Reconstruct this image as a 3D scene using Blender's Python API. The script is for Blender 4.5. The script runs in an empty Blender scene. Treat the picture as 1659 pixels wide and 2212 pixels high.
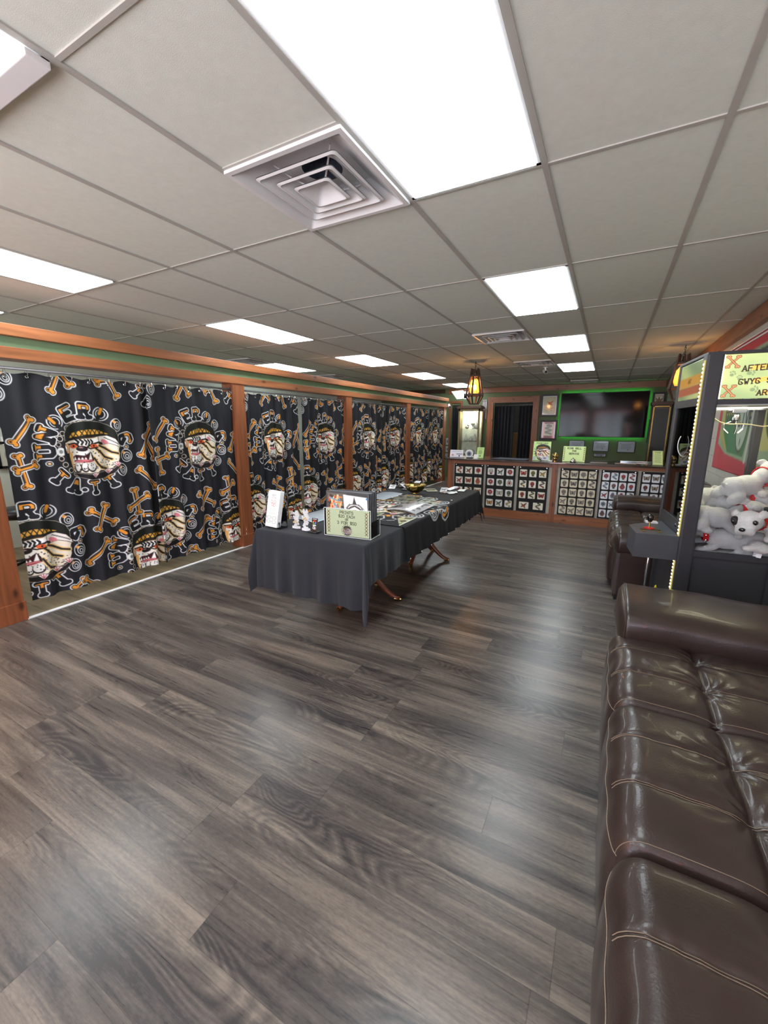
import bpy, bmesh, math, random
import numpy as np
from mathutils import Vector, Matrix, Euler
PI = math.pi
random.seed(7)
SC = bpy.context.scene
COL = SC.collection
# ------------------------------------------------------------------ camera
camd = bpy.data.cameras.new('camera'); cam = bpy.data.objects.new('camera', camd); COL.objects.link(cam)
camd.sensor_fit = 'HORIZONTAL'; camd.sensor_width = 36.0; camd.lens = 889.15 / 1659 * 36.0
camd.clip_start = 0.02; camd.clip_end = 200
fw = Vector((-0.46329649, 0.86201061, -0.20565524)); rt = Vector((0.88069949, 0.47367337, 0.00139307)); up = Vector((-0.09861425, 0.18047506, 0.97862351))
cam.matrix_world = Matrix(((rt.x, up.x, -fw.x, 0), (rt.y, up.y, -fw.y, 0), (rt.z, up.z, -fw.z, 1.55), (0, 0, 0, 1)))
SC.camera = cam
# ------------------------------------------------------------------ view, daylight
SC.view_settings.view_transform = 'Standard'; SC.view_settings.look = 'None'
SC.view_settings.gamma = 1.0; SC.view_settings.use_curve_mapping = False
SC.view_settings.exposure = 0.66
try:
    SC.cycles.max_bounces = 8; SC.cycles.diffuse_bounces = 4; SC.cycles.glossy_bounces = 4
    SC.cycles.transmission_bounces = 6; SC.cycles.transparent_max_bounces = 12
    SC.cycles.caustics_reflective = False; SC.cycles.caustics_refractive = False
    SC.cycles.sample_clamp_indirect = 4.0
except Exception:
    pass
wd = bpy.data.worlds.new('daylight'); SC.world = wd; wd.use_nodes = True
bgn = wd.node_tree.nodes['Background']; bgn.inputs[1].default_value = 1.0
# grey-blue sky; the world's lower half is made brighter to light the ceiling
_t = wd.node_tree.nodes.new('ShaderNodeTexCoord'); _s = wd.node_tree.nodes.new('ShaderNodeSeparateXYZ'); _r = wd.node_tree.nodes.new('ShaderNodeValToRGB')
_m = wd.node_tree.nodes.new('ShaderNodeMath'); _m.operation = 'MULTIPLY_ADD'; _m.inputs[1].default_value = .5; _m.inputs[2].default_value = .5
wd.node_tree.links.new(_t.outputs['Generated'], _s.inputs[0]); wd.node_tree.links.new(_s.outputs[2], _m.inputs[0]); wd.node_tree.links.new(_m.outputs[0], _r.inputs[0])
_e = _r.color_ramp.elements; _e[0].position = .47; _e[0].color = (.86, .93, 1.0, 1); _e[1].position = .53; _e[1].color = (.30, .36, .44, 1)
_v = wd.node_tree.nodes.new('ShaderNodeVectorMath'); _v.operation = 'SCALE'; _v.inputs['Scale'].default_value = 8.6
wd.node_tree.links.new(_r.outputs[0], _v.inputs[0]); wd.node_tree.links.new(_v.outputs[0], bgn.inputs[0])
PANEL = 7.6          # strength of the ceiling light diffusers
H = 2.611            # ceiling height
def portal(loc, sx, sz):
    l = bpy.data.lights.new('window_daylight', 'AREA'); l.shape = 'RECTANGLE'; l.size = sx; l.size_y = sz
    l.cycles.is_portal = True
    o = bpy.data.objects.new('window_daylight', l); COL.objects.link(o); o.location = loc; o.rotation_euler = (PI/2, 0, 0)
    return o
WIN = [(-3.3, 0.7), (-1.0, 0.8)]
# front windows: x from, x to, z from, z to
WINDOWS = [(-5.9, -3.4, 0.75, 2.35), (-3.0, -1.25, 0.1, 2.35), (-0.85, 0.9, 0.6, 2.35)]
YF = -2.4
for a, b, c, d in WINDOWS:
    portal(((a+b)/2, YF-0.08, (c+d)/2), b-a, d-c)
# ------------------------------------------------------------------ colour + material helpers
def lin(c):
    c = np.asarray(c, float)
    return np.where(c <= 0.04045, c/12.92, ((c+0.055)/1.055)**2.4)
def rgb(r, g, b):
    return tuple(float(v) for v in lin(np.array([r, g, b])/255.0)) + (1,)
MATS = {}
def mat(name, col, rough=0.6, metal=0.0, var=0.12, vscale=8.0, bump=0.0, bscale=60.0, emit=None, es=0.0, coat=0.0, trans=0.0, spec=0.5, alpha=1.0, ior=1.45, attr=None, sheen=0):
    if name in MATS: return MATS[name]
    m = bpy.data.materials.new(name); m.use_nodes = True; nt = m.node_tree; N = nt.nodes; L = nt.links
    b = N['Principled BSDF']
    b.inputs['Roughness'].default_value = rough; b.inputs['Metallic'].default_value = metal
    b.inputs['Specular IOR Level'].default_value = spec; b.inputs['IOR'].default_value = ior
    b.inputs['Coat Weight'].default_value = coat; b.inputs['Transmission Weight'].default_value = trans
    b.inputs['Alpha'].default_value = alpha; b.inputs['Sheen Weight'].default_value = sheen
    tc = N.new('ShaderNodeTexCoord')
    if attr:
        a = N.new('ShaderNodeAttribute'); a.attribute_name = attr; src = a.outputs['Color']
        L.new(src, b.inputs['Base Color'])
        if emit:
            L.new(src, b.inputs['Emission Color']); b.inputs['Emission Strength'].default_value = es
    else:
        b.inputs['Base Color'].default_value = col
        if var > 0:
            n = N.new('ShaderNodeTexNoise'); n.inputs['Scale'].default_value = vscale; n.inputs['Detail'].default_value = 4
            L.new(tc.outputs['Object'], n.inputs['Vector'])
            mr = N.new('ShaderNodeMapRange'); mr.inputs[1].default_value = 0.3; mr.inputs[2].default_value = 0.7
            mr.inputs[3].default_value = 1-var; mr.inputs[4].default_value = 1+var
            L.new(n.outputs[0], mr.inputs[0])
            mx = N.new('ShaderNodeVectorMath'); mx.operation = 'SCALE'; mx.inputs[0].default_value = col[:3]
            L.new(mr.outputs[0], mx.inputs['Scale']); L.new(mx.outputs[0], b.inputs['Base Color'])
        if emit:
            b.inputs['Emission Color'].default_value = emit; b.inputs['Emission Strength'].default_value = es
    if bump > 0:
        n2 = N.new('ShaderNodeTexNoise'); n2.inputs['Scale'].default_value = bscale; n2.inputs['Detail'].default_value = 5
        L.new(tc.outputs['Object'], n2.inputs['Vector'])
        bp = N.new('ShaderNodeBump'); bp.inputs['Strength'].default_value = bump; bp.inputs['Distance'].default_value = 0.01
        L.new(n2.outputs[0], bp.inputs['Height']); L.new(bp.outputs[0], b.inputs['Normal'])
    MATS[name] = m
    return m
def math_node(nt, op, a, b=None, c=None):
    n = nt.nodes.new('ShaderNodeMath'); n.operation = op
    for i, v in enumerate((a, b, c)):
        if v is None: continue
        if isinstance(v, (int, float)): n.inputs[i].default_value = v
        else: nt.links.new(v, n.inputs[i])
    return n.outputs[0]
def plank_mat(name, dark, mid, light, pw, pl, axis='x', rough=0.33, seam=0.35, gs=1.0):
    m = bpy.data.materials.new(name); m.use_nodes = True; nt = m.node_tree; N = nt.nodes; L = nt.links
    b = N['Principled BSDF']; tc = N.new('ShaderNodeTexCoord'); sp = N.new('ShaderNodeSeparateXYZ')
    L.new(tc.outputs['Object'], sp.inputs[0])
    x, y = (sp.outputs[0], sp.outputs[1]) if axis == 'x' else (sp.outputs[1], sp.outputs[0])
    M = lambda *a: math_node(nt, *a)
    ry = M('DIVIDE', y, pw); row = M('FLOOR', ry); fy = M('FRACT', ry)
    wn = N.new('ShaderNodeTexWhiteNoise'); wn.noise_dimensions = '1D'; L.new(row, wn.inputs['W'])
    xo = M('ADD', M('DIVIDE', x, pl), M('MULTIPLY', wn.outputs['Value'], 7.3)); colid = M('FLOOR', xo); fx = M('FRACT', xo)
    wn2 = N.new('ShaderNodeTexWhiteNoise'); wn2.noise_dimensions = '2D'
    cb = N.new('ShaderNodeCombineXYZ'); L.new(row, cb.inputs[0]); L.new(colid, cb.inputs[1]); L.new(cb.outputs[0], wn2.inputs['Vector'])
    pid = wn2.outputs['Value']
    off = M('MULTIPLY', pid, 37.0)
    def noise(sx, sy, detail, rough_=0.5, dist=0.0):
        c = N.new('ShaderNodeCombineXYZ'); L.new(M('MULTIPLY', x, sx), c.inputs[0]); L.new(M('MULTIPLY', y, sy), c.inputs[1]); L.new(off, c.inputs[2])
        n = N.new('ShaderNodeTexNoise'); n.inputs['Scale'].default_value = 1.0; n.inputs['Detail'].default_value = detail
        n.inputs['Roughness'].default_value = rough_; n.inputs['Distortion'].default_value = dist
        L.new(c.outputs[0], n.inputs['Vector']); return n.outputs[0]
    big = noise(0.8*gs, 11*gs, 4, 0.6, 0.35)
    fine = noise(2.2*gs, 75*gs, 4, 0.65, 0.2)
    vfine = noise(9*gs, 300*gs, 2, 0.5)
    cath = noise(1.5*gs, 5.5*gs, 1, 0.3, 0.25)
    ring = M('ABSOLUTE', M('SUBTRACT', M('FRACT', M('MULTIPLY', cath, 22.0)), 0.5))
    v = M('ADD', M('ADD', M('MULTIPLY', big, 1.75), M('MULTIPLY', fine, 0.60)), M('MULTIPLY', vfine, 0.22))
    patch = noise(1.1*gs, 4.5*gs, 2, 0.5, 0.2); pm = N.new('ShaderNodeMapRange'); pm.inputs[1].default_value = .48; pm.inputs[2].default_value = .68; L.new(patch, pm.inputs[0])
    v = M('ADD', v, M('MULTIPLY', M('MULTIPLY', M('SUBTRACT', ring, 0.25), pm.outputs[0]), 0.75))
    v = M('SUBTRACT', v, M('MULTIPLY', pm.outputs[0], 0.20))
    v = M('ADD', v, M('MULTIPLY', pid, 0.07))
    v = M('SUBTRACT', v, 0.80)
    cr = N.new('ShaderNodeValToRGB'); L.new(v, cr.inputs[0]); e = cr.color_ramp.elements
    e[0].position = 0.10; e[0].color = dark; e[1].position = 0.95; e[1].color = light
    k = e.new(0.48); k.color = mid
    spk = N.new('ShaderNodeTexNoise'); spk.inputs['Scale'].default_value = 1.0; spk.inputs['Detail'].default_value = 3; c3 = N.new('ShaderNodeCombineXYZ'); L.new(M('MULTIPLY', x, 55), c3.inputs[0]); L.new(M('MULTIPLY', y, 150), c3.inputs[1]); L.new(off, c3.inputs[2]); L.new(c3.outputs[0], spk.inputs['Vector'])
    v2 = M('ADD', v, M('MULTIPLY', M('SUBTRACT', spk.outputs[0], 0.5), 0.42)); L.new(v2, cr.inputs[0])
    # seams
    dy = M('MULTIPLY', M('MINIMUM', fy, M('SUBTRACT', 1.0, fy)), pw); dx = M('MULTIPLY', M('MINIMUM', fx, M('SUBTRACT', 1.0, fx)), pl)
    d = M('MINIMUM', M('ADD', dy, 0.0008), dx)
    s = N.new('ShaderNodeMapRange'); s.inputs[1].default_value = 0.0006; s.inputs[2].default_value = 0.0022; s.inputs[3].default_value = seam; s.inputs[4].default_value = 1.0
    L.new(d, s.inputs[0])
    mx = N.new('ShaderNodeVectorMath'); mx.operation = 'SCALE'; L.new(cr.outputs[0], mx.inputs[0]); L.new(s.outputs[0], mx.inputs['Scale'])
    L.new(mx.outputs[0], b.inputs['Base Color'])
    rr = N.new('ShaderNodeMapRange'); rr.inputs[3].default_value = rough-0.05; rr.inputs[4].default_value = rough+0.10; L.new(fine, rr.inputs[0]); L.new(rr.outputs[0], b.inputs['Roughness'])
    bp = N.new('ShaderNodeBump'); bp.inputs['Strength'].default_value = 0.12; bp.inputs['Distance'].default_value = 0.002
    L.new(M('ADD', M('MULTIPLY', s.outputs[0], 1.0), M('MULTIPLY', fine, 0.5)), bp.inputs['Height']); L.new(bp.outputs[0], b.inputs['Normal'])
    return m
def pine_mat(name, base, knot, axis=1):
    """orange-stained pine: grain stretched along one object axis, with knots"""
    m = bpy.data.materials.new(name); m.use_nodes = True; nt = m.node_tree; N = nt.nodes; L = nt.links
    b = N['Principled BSDF']; b.inputs['Roughness'].default_value = 0.38
    tc = N.new('ShaderNodeTexCoord'); mp = N.new('ShaderNodeMapping'); L.new(tc.outputs['Object'], mp.inputs[0])
    sc = [22, 22, 22]; sc[axis] = 1.6; mp.inputs['Scale'].default_value = sc
    n = N.new('ShaderNodeTexNoise'); n.inputs['Scale'].default_value = 1.0; n.inputs['Detail'].default_value = 5; n.inputs['Distortion'].default_value = 0.6; L.new(mp.outputs[0], n.inputs['Vector'])
    cr = N.new('ShaderNodeValToRGB'); L.new(n.outputs[0], cr.inputs[0]); e = cr.color_ramp.elements
    e[0].position = 0.28; e[0].color = tuple(v*0.62 for v in base[:3])+(1,); e[1].position = 0.72; e[1].color = tuple(min(1, v*1.25) for v in base[:3])+(1,)
    mp2 = N.new('ShaderNodeMapping'); sc2 = [7, 7, 7]; sc2[axis] = 3.2; mp2.inputs['Scale'].default_value = sc2; L.new(tc.outputs['Object'], mp2.inputs[0])
    vo = N.new('ShaderNodeTexVoronoi'); vo.inputs['Scale'].default_value = 1.0; L.new(mp2.outputs[0], vo.inputs['Vector'])
    kr = N.new('ShaderNodeMapRange'); kr.inputs[1].default_value = 0.06; kr.inputs[2].default_value = 0.17; L.new(vo.outputs['Distance'], kr.inputs[0])
    mx = N.new('ShaderNodeMix'); mx.data_type = 'RGBA'; L.new(kr.outputs[0], mx.inputs['Factor']); mx.inputs['A'].default_value = knot; L.new(cr.outputs[0], mx.inputs['B'])
    L.new(mx.outputs['Result'], b.inputs['Base Color'])
    return m
def brick_mat(name, col):
    m = bpy.data.materials.new(name); m.use_nodes = True; nt = m.node_tree; N = nt.nodes; L = nt.links
    b = N['Principled BSDF']; b.inputs['Roughness'].default_value = 0.55
    tc = N.new('ShaderNodeTexCoord'); sp = N.new('ShaderNodeSeparateXYZ'); L.new(tc.outputs['Object'], sp.inputs[0])
    cb = N.new('ShaderNodeCombineXYZ'); L.new(sp.outputs[1], cb.inputs[0]); L.new(sp.outputs[2], cb.inputs[1])
    br = N.new('ShaderNodeTexBrick'); L.new(cb.outputs[0], br.inputs['Vector']); br.inputs['Scale'].default_value = 1.0
    br.inputs['Brick Width'].default_value = 0.40; br.inputs['Row Height'].default_value = 0.20; br.inputs['Mortar Size'].default_value = 0.006
    br.inputs['Color1'].default_value = col; br.inputs['Color2'].default_value = tuple(v*0.93 for v in col[:3])+(1,); br.inputs['Mortar'].default_value = tuple(v*0.72 for v in col[:3])+(1,)
    L.new(br.outputs[0], b.inputs['Base Color'])
    bp = N.new('ShaderNodeBump'); bp.invert = True; bp.inputs['Strength'].default_value = 0.5; bp.inputs['Distance'].default_value = 0.01; L.new(br.outputs['Fac'], bp.inputs['Height']); L.new(bp.outputs[0], b.inputs['Normal'])
    return m
# ------------------------------------------------------------------ object helpers
def tag(o, label=None, cat=None, group=None, kind=None):
    if label: o['label'] = label
    if cat: o['category'] = cat
    if group: o['group'] = group
    if kind: o['kind'] = kind
    return o
def empty(name, loc, rz=0, label=None, cat=None, group=None, kind=None):
    o = bpy.data.objects.new(name, None); COL.objects.link(o); o.location = loc; o.rotation_euler = (0, 0, rz)
    o.empty_display_size = 0.05
    return tag(o, label, cat, group, kind)
class MB:
    """collects simple shapes into one mesh"""
    def __init__(s): s.v = []; s.f = []
    def add(s, vs, fs):
        n = len(s.v); s.v += [tuple(v) for v in vs]; s.f += [tuple(i+n for i in f) for f in fs]; return s
    def box(s, x0, x1, y0, y1, z0, z1, bev=0.0):
        if x1 < x0: x0, x1 = x1, x0
        if y1 < y0: y0, y1 = y1, y0
        if z1 < z0: z0, z1 = z1, z0
        if bev <= 0:
            vs = [(x, y, z) for x in (x0, x1) for y in (y0, y1) for z in (z0, z1)]
            return s.add(vs, [(0, 1, 3, 2), (4, 6, 7, 5), (0, 4, 5, 1), (2, 3, 7, 6), (0, 2, 6, 4), (1, 5, 7, 3)])
        bm = bmesh.new(); bmesh.ops.create_cube(bm, size=1.0)
        bmesh.ops.scale(bm, vec=(x1-x0, y1-y0, z1-z0), verts=bm.verts); bmesh.ops.translate(bm, vec=((x0+x1)/2, (y0+y1)/2, (z0+z1)/2), verts=bm.verts)
        bmesh.ops.bevel(bm, geom=list(bm.edges), offset=bev, segments=2, affect='EDGES', profile=0.7)
        bm.verts.index_update(); s.add([v.co[:] for v in bm.verts], [[v.index for v in f.verts] for f in bm.faces]); bm.free(); return s
    def prism(s, pts, z0, z1):
        n = len(pts); vs = [(x, y, z0) for x, y in pts]+[(x, y, z1) for x, y in pts]
        return s.add(vs, [tuple(range(n))[::-1], tuple(range(n, 2*n))]+[(i, (i+1) % n, (i+1) % n+n, i+n) for i in range(n)])
    def tube(s, pts, r, n=8, cap=True):
        P = [Vector(p) for p in pts]; rs = r if isinstance(r, (list, tuple)) else [r]*len(P); vs = []; fs = []
        prev = None
        for i, p in enumerate(P):
            t = (P[min(i+1, len(P)-1)]-P[max(i-1, 0)]).normalized()
            if prev is None:
                a = Vector((0, 0, 1)) if abs(t.z) < 0.9 else Vector((1, 0, 0)); u = t.cross(a).normalized()
            else:
                u = (prev - t*prev.dot(t)).normalized()
            prev = u; w = t.cross(u)
            vs += [tuple(p+(u*math.cos(2*PI*k/n)+w*math.sin(2*PI*k/n))*rs[i]) for k in range(n)]
        for i in range(len(P)-1):
            fs += [(i*n+k, i*n+(k+1) % n, (i+1)*n+(k+1) % n, (i+1)*n+k) for k in range(n)]
        if cap: fs += [tuple(range(n))[::-1], tuple(range((len(P)-1)*n, len(P)*n))]
        return s.add(vs, fs)
    def lathe(s, prof, c=(0, 0, 0), n=24, axis='z'):
        vs = []; fs = []
        for r, z in prof:
            for k in range(n):
                a = 2*PI*k/n; p = (r*math.cos(a), r*math.sin(a), z)
                if axis == 'x': p = (p[2], p[0], p[1])
                if axis == 'y': p = (p[0], p[2], p[1])
                vs.append((p[0]+c[0], p[1]+c[1], p[2]+c[2]))
        for i in range(len(prof)-1):
            fs += [(i*n+k, i*n+(k+1) % n, (i+1)*n+(k+1) % n, (i+1)*n+k) for k in range(n)]
        return s.add(vs, fs)
    def ell(s, c, r, rot=(0, 0, 0), nu=16, nv=10):
        R = Euler(rot).to_matrix(); vs = []; fs = []
        for i in range(nv+1):
            th = PI*i/nv
            for k in range(nu):
                ph = 2*PI*k/nu; p = R @ Vector((r[0]*math.sin(th)*math.cos(ph), r[1]*math.sin(th)*math.sin(ph), r[2]*math.cos(th)))
                vs.append((p.x+c[0], p.y+c[1], p.z+c[2]))
        for i in range(nv):
            fs += [(i*nu+k, (i+1)*nu+k, (i+1)*nu+(k+1) % nu, i*nu+(k+1) % nu) for k in range(nu)]
        return s.add(vs, fs)
    def split(s, name, m, parent=None, smooth=False):
        par = list(range(len(s.v)))
        def fd(i):
            while par[i] != i: par[i] = par[par[i]]; i = par[i]
            return i
        for f in s.f:
            for j in f[1:]: par[fd(j)] = fd(f[0])
        g = {}
        for f in s.f: g.setdefault(fd(f[0]), []).append(f)
        out = []
        for fs in g.values():
            ids = sorted({i for f in fs for i in f}); mp = {v: k for k, v in enumerate(ids)}; q = MB(); q.v = [s.v[i] for i in ids]; q.f = [tuple(mp[i] for i in f) for f in fs]; out.append(q.build(name, m, parent, smooth))
        return out
    def build(s, name, m, parent=None, smooth=False, loc=None, kind=None, weld=False):
        me = bpy.data.meshes.new(name); me.from_pydata(s.v, [], s.f)
        if weld or smooth:
            bm = bmesh.new(); bm.from_mesh(me); bmesh.ops.remove_doubles(bm, verts=bm.verts, dist=1e-5)
            bmesh.ops.recalc_face_normals(bm, faces=bm.faces); bm.to_mesh(me); bm.free()
        me.update(); me.materials.append(m)
        if smooth: me.shade_smooth()
        o = bpy.data.objects.new(name, me); COL.objects.link(o)
        if parent: o.parent = parent
        if loc: o.location = loc
        if kind: o['kind'] = kind
        return o
def grid_mesh(name, P, m, parent=None, colors=None, smooth=True, closed_u=False):
    """P: array (nv, nu, 3)"""
    nv, nu = P.shape[:2]; idx = np.arange(nv*nu).reshape(nv, nu)
    a = idx[:-1, :-1].ravel(); b = idx[:-1, 1:].ravel(); c = idx[1:, 1:].ravel(); d = idx[1:, :-1].ravel()
    F = np.stack([a, d, c, b], 1)
    if closed_u:
        F = np.concatenate([F, np.stack([idx[:-1, -1], idx[1:, -1], idx[1:, 0], idx[:-1, 0]], 1)])
    me = bpy.data.meshes.new(name); me.vertices.add(nv*nu); me.vertices.foreach_set('co', P.reshape(-1).astype(np.float32))
    me.loops.add(F.size); me.loops.foreach_set('vertex_index', F.ravel().astype(np.int32))
    me.polygons.add(len(F)); me.polygons.foreach_set('loop_start', (np.arange(len(F))*4).astype(np.int32))
    me.update(calc_edges=True); me.validate()
    if colors is not None:
        at = me.color_attributes.new('print', 'FLOAT_COLOR', 'POINT')
        C = np.ones((nv*nu, 4), np.float32); C[:, :3] = lin(colors.reshape(-1, 3)); at.data.foreach_set('color', C.ravel())
    me.materials.append(m)
    if smooth: me.shade_smooth()
    o = bpy.data.objects.new(name, me); COL.objects.link(o)
    if parent: o.parent = parent
    return o
# ------------------------------------------------------------------ painter: prints as per-vertex colour on fine grids
FONT = {'A': "002640 1232", 'B': "000636454433033342413000", 'C': "4536160501103041", 'D': "000626444 22000".replace(' ', ''), 'E': "40000646 0333", 'F': "000646 0333",
 'G': "4536160501103041 432 3".replace('432 3', '4123'), 'H': "0006 4046 0343", 'I': "2026 1636 1030", 'J': "46411001", 'K': "0006 460340", 'L': "060040", 'M': "0006234640", 'N': "00064046",
 'O': "100105163645413010", 'P': "00063645443303", 'R': "00063645443303 2340", 'S': "4536160504133342413010 01".replace(' ', ''), 'T': "2026 0646", 'U': "060110304146",
 'V': "062046", 'W': "0610233046", 'X': "0046 0640", 'Y': "062346 2320", 'Z': "06460040", '0': "100105163645413010", '1': "152620", '2': "05163645440040",
 '3': "051636454433 23334241301001".replace(' ', ''), '5': "460604334241301001", '$': "453616050413334241301001 2720", '-': "1333", ' ': ""}
def strokes(ch):
    out = []
    for pl in FONT.get(ch, "").split():
        out.append([(int(pl[i]), int(pl[i+1])) for i in range(0, len(pl)-1, 2)])
    return out
class Canvas:
    def __init__(s, w, h, res, bg):
        s.w, s.h = w, h; s.nx = max(4, int(round(w*res))+1); s.ny = max(4, int(round(h*res))+1)
        s.x = np.linspace(0, w, s.nx); s.y = np.linspace(0, h, s.ny); s.res = res; s.aa = 0.55*w/(s.nx-1)
        s.c = np.zeros((s.ny, s.nx, 3)); s.c[:] = np.array(bg)/255.0
    def win(s, x0, x1, y0, y1):
        i0 = np.searchsorted(s.x, x0); i1 = np.searchsorted(s.x, x1); j0 = np.searchsorted(s.y, y0); j1 = np.searchsorted(s.y, y1)
        if i1 <= i0 or j1 <= j0: return None
        X, Y = np.meshgrid(s.x[i0:i1], s.y[j0:j1]); return slice(j0, j1), slice(i0, i1), X, Y
    def put(s, W, d, col, mul=None):
        a = np.clip(0.5-d/(2*s.aa), 0, 1)
        if mul is not None: a = a*mul
        s.c[W[0], W[1]] = s.c[W[0], W[1]]*(1-a[..., None])+np.array(col)/255.0*a[..., None]
    def ell(s, cx, cy, rx, ry, col, ang=0, ring=None):
        R = max(rx, ry)+(ring or 0)+2*s.aa; W = s.win(cx-R, cx+R, cy-R, cy+R)
        if W is None: return
        X = W[2]-cx; Y = W[3]-cy; ca, sa = math.cos(ang), math.sin(ang); x = X*ca+Y*sa; y = -X*sa+Y*ca
        k = np.sqrt((x/rx)**2+(y/ry)**2); d = (k-1)*min(rx, ry)
        if ring: d = np.abs(d)-ring
        s.put(W, d, col)
    def line(s, pts, r, col, clipf=None):
        xs = [p[0] for p in pts]; ys = [p[1] for p in pts]; W = s.win(min(xs)-r-2*s.aa, max(xs)+r+2*s.aa, min(ys)-r-2*s.aa, max(ys)+r+2*s.aa)
        if W is None: return
        d = s.segd(W, pts)-r
        s.put(W, d, col, None if clipf is None else clipf(W[2], W[3]))
    def segd(s, W, pts):
        D = np.full(W[2].shape, 1e9)
        if len(pts) == 1: return np.hypot(W[2]-pts[0][0], W[3]-pts[0][1])
        for (ax, ay), (bx, by) in zip(pts[:-1], pts[1:]):
            dx, dy = bx-ax, by-ay; L2 = dx*dx+dy*dy+1e-12
            t = np.clip(((W[2]-ax)*dx+(W[3]-ay)*dy)/L2, 0, 1); D = np.minimum(D, np.hypot(W[2]-ax-t*dx, W[3]-ay-t*dy))
        return D
    def poly(s, pts, col, outline=None, ow=0.0):
        xs = [p[0] for p in pts]; ys = [p[1] for p in pts]; r = ow+2*s.aa; W = s.win(min(xs)-r, max(xs)+r, min(ys)-r, max(ys)+r)
        if W is None: return
        X, Y = W[2], W[3]; ins = np.zeros(X.shape, bool); n = len(pts)
        for i in range(n):
            x1, y1 = pts[i]; x2, y2 = pts[(i+1) % n]
            if y1 == y2: continue
            ins ^= ((Y < y1) != (Y < y2)) & (X < (x2-x1)*(Y-y1)/(y2-y1)+x1)
        d = s.segd(W, list(pts)+[pts[0]]); sd = np.where(ins, -d, d)
        if outline is not None: s.put(W, sd-ow, outline)
        s.put(W, sd, col)
    def text(s, txt, cx, cy, h, col, th=None, sp=1.35, serif=False):
        k = h/6.0; th = th or h*0.07; w = len(txt)*4*k*sp-4*k*(sp-1); x = cx-w/2
        for ch in txt:
            for st in strokes(ch):
                pts = [(x+a*k, cy+h/2-b*k) for a, b in st]; s.line(pts, th, col)
                if serif:
                    for (a, b), (a2, b2) in ((st[0], st[1]), (st[-1], st[-2])):
                        if b in (0, 6) and b2 != b: s.line([(x+(a-.8)*k, cy+h/2-b*k), (x+(a+.8)*k, cy+h/2-b*k)], th*.8, col)
            x += 4*k*sp
    def glyph(s, ch, cx, cy, size, ang, layers):
        """letter centred at (cx,cy), ang = rotation clockwise; layers: list of (halfwidth, colour, lo, hi) with lo..hi a band of letter height"""
        k = size/6.0; ca, sa = math.cos(ang), math.sin(ang)
        def T(a, b):
            u = (a-2)*k; v = -(b-3)*k; return (cx+u*ca-v*sa, cy+u*sa+v*ca)
        segs = []
        for st in strokes(ch):
            segs.append([T(a, b) for a, b in st])
            for (a, b), (a2, b2) in ((st[0], st[1]), (st[-1], st[-2])):
                if b in (0, 6) and b2 != b: segs.append([T(a-.9, b), T(a+.9, b)])
        for hw, col, lo, hi in layers:
            f = None
            if lo > -9:
                f = lambda X, Y, lo=lo, hi=hi: (((-(X-cx)*sa+(Y-cy)*ca)/size*-1+.5 > lo) & ((-(X-cx)*sa+(Y-cy)*ca)/size*-1+.5 < hi)).astype(float)
            for g in segs: s.line(g, hw, col, f)
WHT = (232, 234, 236); ORG = (224, 148, 52); BLK = (24, 24, 28); CRM = (236, 226, 205)
def bone(cv, x0, y0, x1, y1, k=1.0, base=BLK):
    r = 0.0125*k; kr = 0.0195*k; L = math.hypot(x1-x0, y1-y0); dx, dy = (x1-x0)/L, (y1-y0)/L
    knobs = []
    for (x, y, sg) in ((x0, y0, -1), (x1, y1, 1)):
        for t in (-1, 1): knobs.append((x-dy*t*kr*.95+dx*sg*.006, y+dx*t*kr*.95+dy*sg*.006))
    for add, col in ((0.0125*k, WHT), (0.006*k, BLK), (0.0, ORG)):
        cv.line([(x0, y0), (x1, y1)], r+add, col)
        for q in knobs: cv.ell(q[0], q[1], kr+add-.004*k, kr+add-.004*k, col)
    cv.line([(x0+dx*.03-dy*r*.7, y0+dy*.03+dx*r*.7), (x1-dx*.03-dy*r*.7, y1-dy*.03+dx*r*.7)], r*.5, (66, 44, 22))
    for q in knobs[1::2]: cv.ell(q[0], q[1], kr*.5, kr*.5, (76, 50, 24))
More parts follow.
